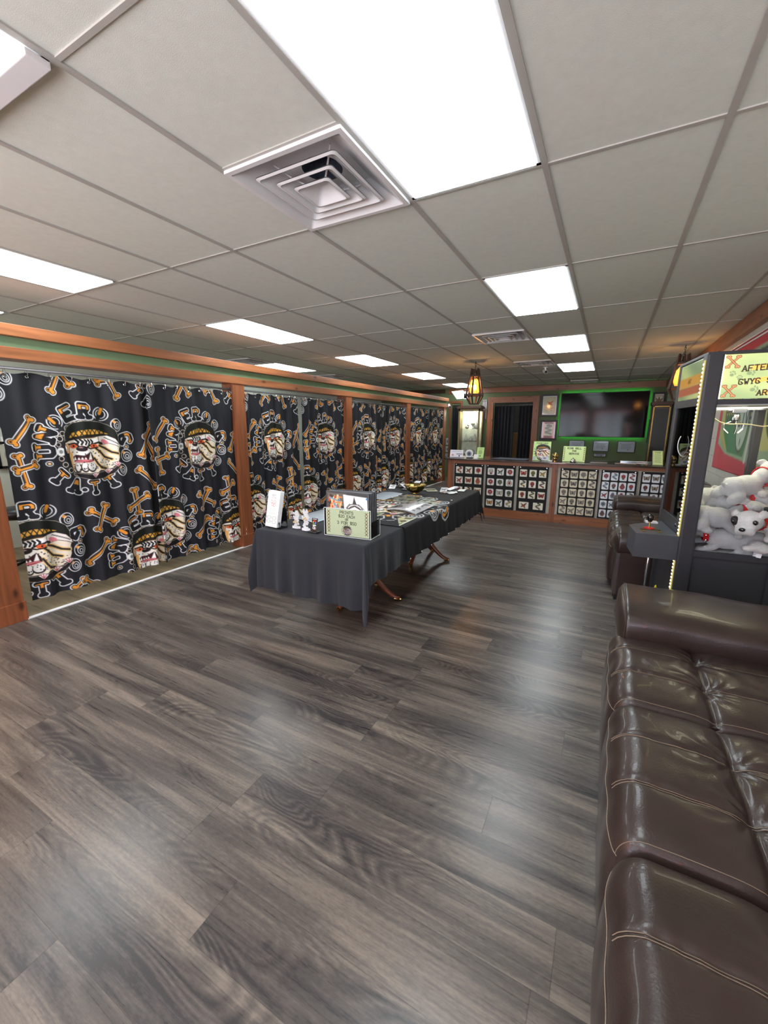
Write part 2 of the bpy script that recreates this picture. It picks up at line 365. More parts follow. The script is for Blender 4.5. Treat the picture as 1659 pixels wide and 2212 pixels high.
def emblem(cv, cx, cy, R, white=WHT, orange=ORG, black=BLK, head_only=False):
    U = lambda x, y: (cx+(x-455)/430*R, cy+(y-490)/430*R)
    S = R/430
    pl = lambda *p: [U(*q) for q in p]
    if not head_only:
        ring = 0.845*R
        def polar(deg, rad=ring): a = math.radians(deg); return cx+rad*math.cos(a), cy-rad*math.sin(a)
        for ch, deg in (('U', 181), ('N', 157), ('D', 135), ('E', 113), ('R', 90), ('D', 66), ('G', 14)):
            x, y = polar(deg); ang = math.radians(90-deg); size = .275*R
            if ch == 'D':
                cv.ell(x, y, .155*R, .155*R, white); cv.ell(x, y, .137*R, .137*R, black)
                cv.ell(x, y, .095*R, .095*R, white, ring=.008*R)
                ca, sa = math.cos(ang), math.sin(ang)
                cv.line([(x+ca*(-.02)*R-sa*(-.12)*R, y+sa*(-.02)*R+ca*(-.12)*R), (x+ca*(-.02)*R-sa*(.12)*R, y+sa*(-.02)*R+ca*(.12)*R)], .045*R, black)
                cv.line([(x+ca*(-.02)*R-sa*(-.11)*R, y+sa*(-.02)*R+ca*(-.11)*R), (x+ca*(-.02)*R, y+sa*(-.02)*R)], .034*R, orange)
            else:
                cv.glyph(ch, x, y, size, ang, [(.066*R, white, -10, 0), (.047*R, black, -10, 0), (.027*R, orange, .62, .98)])
        for ch, deg in (('T', 221), ('A', 246), ('T', 271), ('T', 298)):
            x, y = polar(deg, .865*R); ang = math.radians(270-deg)
            cv.glyph(ch, x, y, .26*R, ang, [(.066*R, white, -10, 0), (.047*R, black, -10, 0), (.027*R, orange, .60, .98)])
        x, y = polar(258, .93*R); cv.ell(x, y, .05*R, .05*R, white, ring=.009*R)
        for deg in (40, -13, -38):
            x, y = polar(deg, .84*R)
            cv.ell(x, y, .135*R, .155*R, white); cv.ell(x, y, .117*R, .137*R, black); cv.ell(x-.05*R, y-.07*R, .045*R, .035*R, orange, .6)
            cv.ell(x+.015*R, y+.01*R, .075*R, .085*R, white, ring=.008*R); cv.ell(x+.02*R, y+.02*R, .035*R, .04*R, white, ring=.008*R)
        for deg in (199, 1):
            x, y = polar(deg, .84*R); cv.ell(x, y, .055*R, .055*R, white); cv.ell(x, y, .043*R, .043*R, black); cv.ell(x, y, .025*R, .025*R, (214, 180, 120))
        rnd = random.Random(3)
        for deg in range(0, 360, 14):
            rr = (.585+.02*rnd.random())*R; x, y = polar(deg+4*rnd.random(), rr); q = (.048+.015*rnd.random())*R
            cv.ell(x, y, q, q, CRM); cv.ell(x, y, q*.78, q*.78, black)
        for deg in (183, 2, 350):
            x, y = polar(deg, .56*R); cv.ell(x, y, .09*R, .09*R, (215, 218, 216)); cv.ell(x, y, .04*R, .04*R, (120, 124, 122))
    # dark ground behind the head
    cv.ell(cx+.02*R, cy+.03*R, .52*R, .55*R, (20, 18, 20))
    # helmet
    cv.poly(pl((262, 425), (262, 340), (290, 285), (350, 245), (430, 222), (505, 220), (585, 236), (655, 262), (708, 308), (732, 370), (732, 430), (700, 395), (640, 372), (560, 380), (430, 388), (340, 402)), (22, 26, 20), CRM, 3*S)
    cv.poly(pl((296, 378), (340, 335), (400, 312), (470, 300), (545, 305), (610, 330), (655, 352), (560, 352), (430, 350), (340, 385)), (214, 160, 62))
    for i in range(9):
        x = 300+i*42
        cv.line(pl((x, 380), (x+45, 296)), 4*S, (24, 24, 18)); cv.line(pl((x, 300), (x+45, 384)), 4*S, (24, 24, 18))
    cv.line(pl((270, 415), (340, 388), (430, 372), (520, 364), (600, 360)), 14*S, (26, 24, 20)); cv.line(pl((266, 424), (350, 400), (440, 385), (540, 378)), 5*S, (220, 140, 50))
    # head
    hp = pl((262, 425), (300, 408), (420, 388), (520, 382), (575, 366), (640, 366), (700, 395), (745, 455), (752, 480), (730, 492), (722, 520), (724, 585), (700, 640), (655, 690), (600, 712), (545, 702), (520, 722), (440, 726), (360, 712), (318, 700), (300, 640), (288, 560), (284, 500), (266, 522), (256, 460))
    cv.poly(hp, CRM, (30, 20, 16), 5*S)
    cv.poly(pl((285, 500), (320, 520), (310, 600), (320, 700), (300, 640), (288, 560)), (232, 176, 96))
    for a in (((520, 480), (560, 520), (600, 575), (655, 600)), ((560, 462), (610, 488), (660, 530), (712, 545)), ((500, 580), (530, 640), (560, 680), (600, 690))):
        cv.line(pl(*a), 19*S, (232, 196, 130)); cv.line(pl(*a), 9*S, (44, 38, 36))
    cv.poly(pl((560, 372), (640, 366), (700, 398), (745, 458), (740, 484), (700, 460), (650, 440), (600, 450), (560, 420)), (236, 232, 224), (26, 20, 20), 4*S)
    cv.ell(*U(612, 425), 34*S, 20*S, (226, 130, 140), .5); cv.ell(*U(575, 440), 22*S, 14*S, (28, 20, 20), .4)
    for i in range(9): cv.ell(*U(620+i*13, 385+i*8), 7*S, 4*S, (28, 24, 24))
    cv.poly(pl((275, 470), (262, 440), (285, 430), (300, 440), (284, 520), (266, 520)), (214, 160, 110), (30, 20, 16), 3*S)
    # brow
    cv.poly(pl((345, 405), (530, 392), (560, 412), (490, 455), (420, 452), (350, 440)), (240, 240, 238))
    for i, x in enumerate((365, 395, 425, 455, 490)):
        cv.line(pl((x-8, 400), (x+10, 420), (x-2, 445)), 8*S, (26, 24, 26))
    cv.line(pl((290, 440), (350, 432), (370, 458)), 7*S, (26, 20, 22)); cv.line(pl((440, 462), (490, 446), (560, 428)), 8*S, (26, 20, 22))
    for x, y, w in ((332, 460, 30), (505, 462, 38)):
        cv.ell(*U(x, y), w*S, 20*S, (222, 96, 48)); cv.ell(*U(x+4, y-2), 9*S, 9*S, (24, 14, 12))
    cv.line(pl((430, 470), (470, 486), (545, 476)), 6*S, (30, 18, 18))
    # muzzle
    cv.ell(*U(395, 525), 78*S, 42*S, (240, 236, 228)); cv.ell(*U(395, 484), 42*S, 27*S, (30, 20, 24)); cv.ell(*U(385, 474), 16*S, 7*S, (150, 120, 120))
    cv.poly(pl((325, 560), (345, 545), (400, 555), (460, 520), (485, 560), (490, 600), (420, 590), (335, 605)), (60, 20, 24), (24, 16, 18), 4*S)
    for x, h in ((335, 28), (362, 20), (385, 20), (408, 20)): cv.poly(pl((x-10, 590), (x+12, 590), (x+2, 590-h*1.3)), (246, 246, 240))
    cv.poly(pl((430, 595), (474, 590), (462, 516)), (250, 250, 244), (30, 20, 20), 2*S)
    cv.ell(*U(405, 603), 78*S, 15*S, (178, 74, 84)); cv.line(pl((335, 606), (400, 600), (470, 598)), 3*S, (232, 160, 160))
    for x, w in ((350, 26), (398, 28), (462, 50)):
        cv.ell(*U(x, 665), w*S, 48*S, (28, 22, 24)); cv.ell(*U(x, 657), (w-7)*S, 42*S, (236, 234, 228))
    rnd = random.Random(5)
    for i in range(46):
        x = 320+rnd.random()*250; y = 505+rnd.random()*185
        if 540 < y < 615 and x < 490: continue
        cv.ell(*U(x, y), 5*S, 5*S, (24, 20, 22))
    for i in range(30): cv.ell(*U(560+rnd.random()*150, 590+rnd.random()*90), 4*S, 4*S, (40, 34, 34))
    # collar
    cv.poly(pl((318, 712), (440, 738), (560, 722), (660, 700), (715, 640), (722, 670), (660, 745), (560, 785), (440, 790), (350, 755)), (26, 20, 22), (225, 220, 210), 3*S)
    for x, y in ((485, 748), (615, 722), (695, 655)):
        cv.poly(pl((x-38, y-14), (x, y-28), (x+38, y-14), (x, y+24)), (236, 232, 228), (30, 20, 22), 3*S)
        cv.line(pl((x, y-24), (x, y+16)), 3*S, (180, 60, 70)); cv.line(pl((x-20, y-16), (x, y+16), (x+20, y-16)), 3*S, (180, 60, 70))
def flash(cv, x, y, w, h, seed, pal, paper):
    """one little tattoo-flash drawing"""
    rnd = random.Random(seed); cx, cy = x+w/2, y+h/2; k = min(w, h)*.42; t = rnd.randrange(6); dk = pal[0]
    c1 = pal[1+rnd.randrange(len(pal)-1)]; c2 = pal[1+rnd.randrange(len(pal)-1)]
    if t == 0:   # face / skull
        cv.ell(cx, cy-k*.15, k*.66, k*.72, dk); cv.ell(cx, cy-k*.15, k*.56, k*.62, c1)
        for s in (-1, 1): cv.ell(cx+s*k*.24, cy-k*.12, k*.16, k*.18, dk)
        cv.poly([(cx-k*.34, cy+k*.4), (cx+k*.34, cy+k*.4), (cx+k*.25, cy+k*.9), (cx-k*.25, cy+k*.9)], c2, dk, k*.06)
        for i in range(3): cv.line([(cx+(i-1)*k*.16, cy+k*.45), (cx+(i-1)*k*.16, cy+k*.85)], k*.03, dk)
    elif t == 1:  # bird / dagger diagonal
        cv.poly([(cx-k*.9, cy-k*.55), (cx-k*.1, cy-k*.1), (cx+k*.85, cy-k*.8), (cx+k*.3, cy+k*.2), (cx+k*.5, cy+k*.9), (cx-k*.1, cy+k*.35), (cx-k*.8, cy+k*.6), (cx-k*.4, cy)], c1, dk, k*.09)
        cv.line([(cx-k*.3, cy-k*.05), (cx+k*.3, cy-k*.3)], k*.07, dk); cv.line([(cx, cy+k*.2), (cx+k*.3, cy+k*.6)], k*.07, c2)
    elif t == 2:  # flower
        for i in range(6):
            a = i*PI/3+seed; cv.ell(cx+k*.45*math.cos(a), cy-k*.1+k*.45*math.sin(a), k*.36, k*.36, dk); cv.ell(cx+k*.45*math.cos(a), cy-k*.1+k*.45*math.sin(a), k*.29, k*.29, c1)
        cv.ell(cx, cy-k*.1, k*.3, k*.3, dk); cv.ell(cx, cy-k*.1, k*.18, k*.18, c2)
        cv.line([(cx, cy+k*.5), (cx+k*.1, cy+k*1.05)], k*.08, (60, 84, 50) if pal[1] != pal[0] else dk)
    elif t == 3:  # snake / curl
        pts = [(cx+k*.75*math.sin(a*1.25)*(1-a*.05), cy-k+a*k*.29) for a in np.linspace(0, 6.6, 22)]
        cv.line(pts, k*.2, dk); cv.line(pts, k*.12, c1); cv.ell(pts[0][0], pts[0][1], k*.24, k*.2, dk); cv.ell(cx, cy+k*.5, k*.3, k*.2, c2)
    elif t == 4:  # moth
        for s in (-1, 1):
            cv.poly([(cx, cy-k*.2), (cx+s*k*.95, cy-k*.75), (cx+s*k*.8, cy+k*.05), (cx+s*k*.6, cy+k*.7), (cx, cy+k*.35)], c1, dk, k*.08); cv.ell(cx+s*k*.55, cy-k*.2, k*.17, k*.17, c2); cv.line([(cx, cy), (cx+s*k*.6, cy+k*.4)], k*.05, dk)
        cv.ell(cx, cy, k*.12, k*.6, dk)
    else:         # ornate bulb / lantern shape
        cv.poly([(cx-k*.2, cy-k), (cx+k*.2, cy-k), (cx+k*.5, cy-k*.3), (cx+k*.75, cy+k*.2), (cx+k*.3, cy+k*.95), (cx-k*.3, cy+k*.95), (cx-k*.75, cy+k*.2), (cx-k*.5, cy-k*.3)], c1, dk, k*.09)
        cv.ell(cx, cy+k*.1, k*.38, k*.44, dk); cv.ell(cx, cy+k*.1, k*.26, k*.32, c2); cv.line([(cx-k*.4, cy-k*.5), (cx+k*.4, cy-k*.5)], k*.07, dk)
M_PRINT = mat('printed_paper', None, rough=0.45, attr='print')
M_GLOSSY = mat('glossy_print', None, rough=0.12, attr='print', coat=0.6)
M_CLOTHP = mat('printed_cloth', None, rough=0.72, attr='print', bump=0.05, bscale=900, spec=0.35)
M_BACKLIT = mat('backlit_print', None, rough=0.3, attr='print', emit=True, es=0.5)
def painted_quad(name, corners, cv, m, parent=None, th=0.002, bow=0.0):
    """corners: top-left, top-right, bottom-right, bottom-left (3D); printed sheet with real thickness"""
    A, B, C_, D = [np.array(c, float) for c in corners]; u = np.linspace(0, 1, cv.nx)[None, :, None]; v = np.linspace(0, 1, cv.ny)[:, None, None]
    P = A*(1-u)*(1-v)+B*u*(1-v)+C_*u*v+D*(1-u)*v
    n = np.cross(B-A, D-A); n = -n/np.linalg.norm(n)
    P = P+n*bow*np.sin(PI*u)*np.ones_like(v)
    col = cv.c
    # wrap the border backwards for thickness
    Pe = np.pad(P, ((2, 2), (2, 2), (0, 0)), 'edge'); Ce = np.pad(col, ((2, 2), (2, 2), (0, 0)), 'edge')
    ctr = (A+B+C_+D)/4; k = np.ones(Pe.shape[:2], bool); k[2:-2, 2:-2] = False; Pe[k] -= n*th; Ce[k] *= .85
    k[1:-1, 1:-1] = False; Pe[k] = ctr-n*th
    return grid_mesh(name, Pe, m, parent, Ce, smooth=False)
# ------------------------------------------------------------------ base materials
M_CEIL = mat('ceiling_tile', rgb(217, 222, 214), rough=0.95, var=0.03, vscale=30, bump=0.12, bscale=420)
M_TBAR = mat('ceiling_bar', rgb(176, 174, 168), rough=0.5, var=0.04)
M_WHITE = mat('white_enamel', rgb(226, 226, 228), rough=0.35, var=0.03)
M_PINE = pine_mat('pine_along_y', rgb(150, 92, 56), rgb(78, 42, 26), 1)
M_PINEZ = pine_mat('pine_along_z', rgb(138, 80, 48), rgb(70, 38, 24), 2)
M_PINEX = pine_mat('pine_along_x', rgb(148, 90, 54), rgb(78, 42, 26), 0)
M_SAGE = mat('sage_green_paint', rgb(120, 148, 112), rough=0.8, var=0.05)
M_OLIVE = mat('olive_green_paint', rgb(104, 116, 84), rough=0.8, var=0.05)
M_PALE = mat('pale_paint', rgb(198, 202, 190), rough=0.85, var=0.03)
M_BRICK = brick_mat('painted_block', rgb(196, 192, 182))
M_BLACK = mat('black_plastic', rgb(22, 22, 24), rough=0.4, var=0.1)
M_DARKM = mat('dark_grey_metal', rgb(52, 53, 57), rough=0.42, var=0.08, bump=0.04, bscale=300)
M_BRASS = mat('brass', rgb(166, 142, 84), rough=0.25, metal=1.0, var=0.1)
M_CHROME = mat('chrome', rgb(210, 212, 216), rough=0.12, metal=1.0, var=0.03)
def glass_mat(name, tint, rough, ior=1.3):
    m = bpy.data.materials.new(name); m.use_nodes = True; nt = m.node_tree; nt.nodes.clear(); N = nt.nodes
    o = N.new('ShaderNodeOutputMaterial'); mx = N.new('ShaderNodeMixShader'); t = N.new('ShaderNodeBsdfTransparent'); g = N.new('ShaderNodeBsdfGlossy'); f = N.new('ShaderNodeFresnel')
    t.inputs[0].default_value = tint; g.inputs['Roughness'].default_value = rough; f.inputs[0].default_value = ior
    nt.links.new(f.outputs[0], mx.inputs[0]); nt.links.new(t.outputs[0], mx.inputs[1]); nt.links.new(g.outputs[0], mx.inputs[2]); nt.links.new(mx.outputs[0], o.inputs[0]); return m
M_GLASS = glass_mat('clear_glass', (.97, .98, .98, 1), 0.02)
M_ACRYL = glass_mat('clear_acrylic', (.93, .95, .97, 1), 0.05, 1.4)
M_EDGE = mat('acrylic_edge', (0.9, 0.93, 0.96, 1), rough=0.3, var=0, spec=0.7)
M_FLOOR = plank_mat('grey_brown_laminate', rgb(49, 45, 45), rgb(83, 76, 71), rgb(126, 115, 104), 0.19, 1.24, 'x', rough=0.27, seam=0.6)
M_FLOOR2 = plank_mat('olive_brown_vinyl', rgb(92, 76, 56), rgb(124, 108, 82), rgb(150, 134, 104), 0.15, 1.2, 'x', rough=0.4)
M_LEATHER = mat('brown_leather', rgb(50, 39, 35), rough=0.31, var=0.22, vscale=5, bump=0.10, bscale=160, coat=0.15)
M_STITCH = mat('tan_stitching', rgb(124, 108, 92), rough=0.7)
M_DOORCURT = mat('black_curtain', rgb(20, 21, 26), rough=0.85, var=0.15)
M_WALNUT = mat('dark_wood', rgb(70, 44, 30), rough=0.35, var=0.2, vscale=20)
XP = -4.03       # face of the timber partition
XW = 1.13        # right wall
YW = 12.10       # far wall
XB = -6.60       # wall behind the curtained bays
# ------------------------------------------------------------------ structure
MB().box(XP, XW+.12, YF-.1, YW+.1, -0.05, 0).build('floor', M_FLOOR, kind='structure')
MB().box(XB-.1, XP, YF-.1, YW+.1, -0.05, 0.0).build('floor', M_FLOOR2, kind='structure')
MB().box(XP-.025, XP+.012, 1.36, 11.1, 0.0, 0.007).build('trim_1', M_WHITE, kind='structure')
MB().box(XW, XW+.12, YF-.1, YW+.1, 0, H+.1).build('wall_right', M_BRICK, kind='structure')
MB().box(XB-.12, XB, YF-.1, YW+.1, 0, H+.1).build('wall_left', M_PALE, kind='structure')
# far wall with two door openings
FD = [(-4.22, -3.93, 2.15), (-2.97, -1.90, 2.18)]
b = MB(); xs = XB
for x0, x1, zt in FD:
    b.box(xs, x0, YW, YW+.12, 0, H+.1); b.box(x0, x1, YW, YW+.12, zt, H+.1); xs = x1
b.box(xs, XW, YW, YW+.12, 0, H+.1)
b.build('wall_far', M_OLIVE, kind='structure')
MB().box(XB, XW, YW+1.5, YW+1.6, 0, H).build('wall_beyond', mat('dim_wall', rgb(40, 36, 32), rough=0.9), kind='structure')
MB().box(XB, XW, YW+.12, YW+1.6, H, H+.1).build('ceiling', M_CEIL, kind='structure')
MB().box(XB, XW, YW+.1, YW+1.6, -.05, 0).build('floor', M_FLOOR2, kind='structure')
# front wall (behind the camera) with the shop windows
b = MB(); xs = XB
for x0, x1, z0, z1 in WINDOWS:
    b.box(xs, x0, YF-.12, YF, 0, H+.1); b.box(x0, x1, YF-.12, YF, 0, z0); b.box(x0, x1, YF-.12, YF, z1, H+.1); xs = x1
b.box(xs, XW, YF-.12, YF, 0, H+.1)
b.build('wall_front', M_PALE, kind='structure')
for i, (x0, x1, z0, z1) in enumerate(WINDOWS):
    w = empty('window_%d' % (i+1), ((x0+x1)/2, YF-.05, z0), kind='structure'); hw = (x1-x0)/2; hh = z1-z0
    b = MB()
    for q in ((-hw, -hw+.05, 0, hh), (hw-.05, hw, 0, hh), (-hw, hw, 0, .05), (-hw, hw, hh-.05, hh), (-.025, .025, 0, hh)): b.box(q[0], q[1], -.04, .04, q[2], q[3])
    b.build('window_frame', M_BLACK, w)
    b = MB()
    for q in ((-hw+.06, -hw+.075, .06, hh-.06), (hw-.075, hw-.06, .06, hh-.06), (-hw+.06, hw-.06, .06, .075), (-hw+.06, hw-.06, hh-.075, hh-.06)): b.box(q[0], q[1], .045, .055, q[2], q[3])
    b.build('neon_outline', mat('red_neon', rgb(255, 40, 40), var=0, emit=(1, .05, .06, 1), es=26), w)
# ceiling: tiles with real openings for lights and vents
CX = lambda a: -0.346+a*0.61
CY = lambda b_: 0.8375+b_*1.22
LIGHTS = [(-1, -2), (-1, 0), (-1, 2), (-1, 4), (-1, 6), (-6, -2), (-6, 0), (-6, 2), (-6, 4), (-6, 6), (-6, 8), (-4, -2), (-9, 0), (-9, 4)]  # panels behind the viewpoint are unseen, added to light the room
SKEWL = (-3, -1)
LIGHTS.append(SKEWL)
VENTS = [(-2, 0), (-2, 3), (-2, 5), (-1, 8), (-9, 3), (-9, 5)]
def ceiling():
    b = MB(); g = MB()
    y0c, y1c = YF, YW
    for a in range(-11, 3):
        x0, x1 = max(CX(a), XB), min(CX(a+1), XW)
        if x1 <= x0: continue
        for r in range(-3, 10):
            ya, yb = max(CY(r), y0c), min(CY(r+1), y1c)
            if yb <= ya or (a, r) in LIGHTS: continue
            if (a, r) in VENTS: yb = CY(r)+.61
            b.box(x0+.004, x1-.004, ya+.004, yb-.004, H+.006, H+.022)
    o = b.build('ceiling', M_CEIL, kind='structure')
    for a in range(-10, 3):
        if XB < CX(a) < XW: g.box(CX(a)-.012, CX(a)+.012, y0c, y1c, H, H+.01)
    for r in range(-2, 10):
        if y0c < CY(r) < y1c: g.box(XB, XW, CY(r)-.008, CY(r)+.008, H+.001, H+.01)
    for a, r in VENTS: g.box(CX(a), CX(a+1), CY(r)+.602, CY(r)+.618, H+.001, H+.01)
    g.build('ceiling_grid', M_TBAR, o)
    MB().box(XB-.1, XW+.1, YF-.1, YW+.1, H+.30, H+.34).build('roof_deck', M_BLACK, o)
ceiling()
# right wall: timber rail under the ceiling, narrow picture rail
MB().box(XW-.055, XW, YF, YW, H-.16, H-.005).build('trim_2', M_PINE, kind='structure')
MB().box(XW-.012, XW, YF, 7.5, 2.345, 2.36).build('trim_3', M_WHITE, kind='structure')
# far wall: timber rail under the ceiling, casing of the door
MB().box(XP-.3, XW-.06, YW-.03, YW, H-.15, H-.01).build('trim_4', M_PINEX, kind='structure')
MB().box(XB, XP-.4, YW-.03, YW, H-.12, H-.01).build('trim_5', M_WALNUT, kind='structure')
d = empty('door_1', (-2.43, YW, 0), kind='structure')
b = MB(); b.box(-.70, -.54, -.035, .0, 0, 2.34, .004); b.box(.53, .69, -.035, .0, 0, 2.34, .004); b.split('casing_side', M_PINEZ, d)
MB().box(-.54, .53, -.035, .0, 2.18, 2.34, .004).build('casing_head', M_PINEX, d)
d = empty('door_2', (-4.08, YW, 0), kind='structure')
b = MB(); b.box(-.20, -.145, -.03, 0, 0, 2.2, .004); b.box(.15, .20, -.03, 0, 0, 2.2, .004); b.box(-.20, .20, -.03, 0, 2.2, 2.26, .004); b.build('casing', M_PINEZ, d)
# timber partition
pt = empty('wall_partition', (XP, 6.2, 0), kind='structure')
PY = [1.27, 3.755, 6.22, 8.69, 11.05]
for y in PY:
    MB().box(-.19, .0, y-6.2-.09, y-6.2+.09, 0, 2.04, .006).build('post', M_PINEZ, pt)
    MB().box(-.20, .010, y-6.2-.098, y-6.2+.098, 0, .16, .004).build('post_base', M_PINEZ, pt)
MB().box(-.19, .01, YF-6.2, 4.98, 2.04, 2.125, .005).build('beam', M_PINE, pt)
MB().box(-.17, -.015, YF-6.2, 4.98, 2.125, 2.20).build('header_panel', M_SAGE, pt)
MB().box(-.22, .045, YF-6.2, 4.99, 2.20, 2.285, .005).build('cap_rail', M_PINE, pt)
MB().box(-.17, -.02, YF-6.2, 1.17-6.2, 0, 2.04).build('panel', mat('pale_pine_panel', rgb(214, 168, 110), rough=.4, var=.1), pt)
# ------------------------------------------------------------------ ceiling lights
M_DIFF = mat('light_diffuser', rgb(240, 244, 250), rough=0.4, var=0, emit=(0.88, 0.97, 1.0, 1), es=PANEL)
LD = {(-1, 0): ('big ceiling light panel nearest the camera, beside the square air vent', 0), (-1, 2): ('ceiling light panel second in the right-hand row, past the near one', 0), (-1, 4): ('ceiling light panel third in the right-hand row, beyond the second air vent', 0),
      (-1, 6): ('farthest light panel of the right-hand row, above the television', 0), (-6, 0): ('ceiling light panel cut by the left edge of the photo, above the first curtained bay', 0),
      (-6, 2): ('ceiling light panel second in the left-hand row, over the middle curtain bays', 0), (-6, 4): ('ceiling light panel third in the left-hand row', 0), (-6, 6): ('small bright light panel fourth in the left-hand row', 0),
      (-6, 8): ('farthest light panel of the left-hand row, next to the hanging lantern', 0), SKEWL: ('light panel in the top left corner with a loose lowered frame edge', 0)}
for a, r in LIGHTS:
    lab = LD.get((a, r), ('ceiling light panel behind the viewpoint, near the shop windows' if r < 0 else 'ceiling light panel in the room behind the curtained bays',))[0]
    t = empty('ceiling_light', (CX(a)+.305, CY(r)+.61, H), label=lab, cat='ceiling light', group='fluorescent ceiling panels')
    b = MB(); w, l = .292, .598
    for q in ((-w, -w+.018, -l, l), (w-.018, w, -l, l), (-w, w, -l, -l+.018), (-w, w, l-.018, l)): b.box(q[0], q[1], q[2], q[3], 0.001, .02)
    b.build('frame', M_WHITE, t)
    MB().box(-w+.018, w-.018, -l+.018, l-.018, -.004, .016).build('diffuser', M_DIFF, t)
    if (a, r) == SKEWL:
        MB().box(-w, w, l-.06, l+.004, -.022, -.002, .003).build('door_frame_edge', M_WHITE, t)
# ------------------------------------------------------------------ vents
def vent(a, r, label, group=True):
    t = empty('air_vent', (CX(a)+.305, CY(r)+.915, H), label=label, cat='air vent', group='square ceiling air diffusers')
    def ring(mb, r0, z0, r1, z1, rc=.02):
        def loop(rr, z):
            pts = []
            for sx, sy, a0 in ((1, 1, 0), (-1, 1, PI/2), (-1, -1, PI), (1, -1, 1.5*PI)):
                for k in range(4):
                    an = a0+k*PI/6; q = min(rc, rr*.4); pts.append((sx*(rr-q)+q*math.cos(an), sy*(rr-q)+q*math.sin(an), z))
            return pts
        A = loop(r0, z0); B = loop(r1, z1); n = len(A); mb.add(A+B, [(i, (i+1) % n, (i+1) % n+n, i+n) for i in range(n)])
    b = MB(); ring(b, .300, .008, .300, -.012, .002); ring(b, .300, -.012, .278, -.012, .004); ring(b, .278, -.012, .262, .0, .01); ring(b, .262, 0, .16, .075, .01)
    # top of the pan with round duct mouth
    n = 32; A = [(.16*max(-1, min(1, 1.45*math.cos(2*PI*k/n))), .16*max(-1, min(1, 1.45*math.sin(2*PI*k/n))), .075) for k in range(n)]; B = [(.092*math.cos(2*PI*k/n), .092*math.sin(2*PI*k/n), .075) for k in range(n)]
    b.add(A+B, [(i, (i+1) % n, (i+1) % n+n, i+n) for i in range(n)])
    b.build('pan', M_WHITE, t)
    MB().lathe([(.092, .075), (.092, .2), (0.001, .2)], n=32).build('duct', mat('duct_grey', rgb(74, 84, 100), rough=.6), t)
    for k, (r0, z) in enumerate(((.212, -.012), (.150, -.018), (.096, -.024))):
        b = MB(); ring(b, r0, z, r0-.012, z-.004, .018); ring(b, r0-.014, z-.004, r0-.078, z+.046, .018); ring(b, r0-.078, z+.046, r0-.082, z+.047, .018); ring(b, r0-.080, z+.049, r0+.001, z+.003, .018)
        if k == 2: b.box(-.02, .02, -.02, .02, z+.044, z+.048)
        b.build('louvre', M_WHITE, t)
    b = MB()
    for sx, sy in ((1, 1), (-1, 1), (1, -1), (-1, -1)): b.tube([(sx*.055, sy*.055, .0), (sx*.10, sy*.10, .02), (sx*.15, sy*.15, .055)], .004, 6)
    b.split('bracket', M_WHITE, t)
VL = ['square white air vent beside the big near ceiling light', 'white ceiling air vent to the left of the third light panel', 'ceiling air vent half way to the far wall, behind the second one', 'last air vent, just before the far wall rail', 'dim air vent beyond the partition, above the first bay post', 'dim air vent beyond the partition, the farther of two']
for (a, r), l in zip(VENTS, VL): vent(a, r, l)
# ------------------------------------------------------------------ printed curtains
CW, CH = 1.18, 1.83
def curtain_print():
    cv = Canvas(CW, CH, 235, (30, 31, 36))
    # faint folds creases of the shipped fabric are geometry; the print follows
    for cx, cy in ((.58, .605), (.065, 1.41), (1.03, 1.66), (1.32, -.15), (-.26, -.04)): emblem(cv, cx, cy, .395)
    for q in ((.185, .351, .054, .531), (.063, .64, .095, .877), (.17, .71, .047, .749), (.429, -.03, .357, .11), (.42, -.04, .50, .061), (.727, .022, .823, -.02), (.80, -.03, .875, .127),
              (1.105, .503, 1.19, .718), (1.043, .685, 1.19, .40), (1.002, .829, 1.165, 1.01), (.935, 1.025, .955, 1.25), (1.043, 1.09, .872, 1.195), (.517, 1.165, .716, 1.305), (.655, 1.13, .56, 1.335),
              (.632, 1.468, .46, 1.634), (.306, 1.823, .377, 1.775), (.40, 1.775, .47, 1.85), (.30, .93, .36, 1.05)):
        if q[0] == .30: continue
        bone(cv, *q, 1.0)
    return cv.c
CPRINT = curtain_print()
def curtain(y0, y1, seed, label, xo=0.0, shift=0):
    rnd = np.random.RandomState(seed); W = y1-y0
    t = empty('printed_curtain', (XP-.055+xo, y0, .115), label=label, cat='curtain', group='printed black curtains along the partition')
    nv, nu = CPRINT.shape[:2]; u = np.linspace(0, 1, nu)[None, :]; v = np.linspace(0, 1, nv)[:, None]
    ph = rnd.rand(6)*6.28
    w = .020*np.sin(2*PI*u*5+ph[0]+.5*np.sin(2*v+ph[3]))+.011*np.sin(2*PI*u*9+ph[1]+v)+.007*np.sin(2*PI*u*2+ph[2])
    w = w*(.55+.55*v)+.004*np.sin(2*PI*v*2.2+4*u+ph[4])
    dz = .010*np.sin(2*PI*u*5+ph[5])*(1-v)**6
    P = np.stack([w, u*W+.006*np.sin(2*PI*u*5+ph[0]+1.5)*np.ones_like(v), (1-v)*CH+dz], 2)
    C_ = np.roll(CPRINT, shift, 1) if shift else CPRINT
    # facing +x : u runs along +y, seen from +x it runs to the right
    o = grid_mesh('fabric', P, M_CLOTHP, t, C_)
    # header hem and grommets with rings
    n = 8
    for k in range(n):
        i = int((k+.5)/n*(nu-1)); yy = P[3, i, 1]; xx = P[3, i, 0]
        b = MB(); b.lathe([(.006, -.002), (.012, -.003), (.014, 0), (.012, .003), (.006, .002)], (xx+.004, yy, CH-.03+dz[0, i]), 14, 'x'); b.build('grommet', M_CHROME, t)
        b = MB(); b.tube([(xx*.6+.022*math.sin(a), yy, CH-.005+.028*math.cos(a)) for a in np.linspace(0, 6.28, 15)], .0016, 5); b.build('ring', M_CHROME, t)
    return t
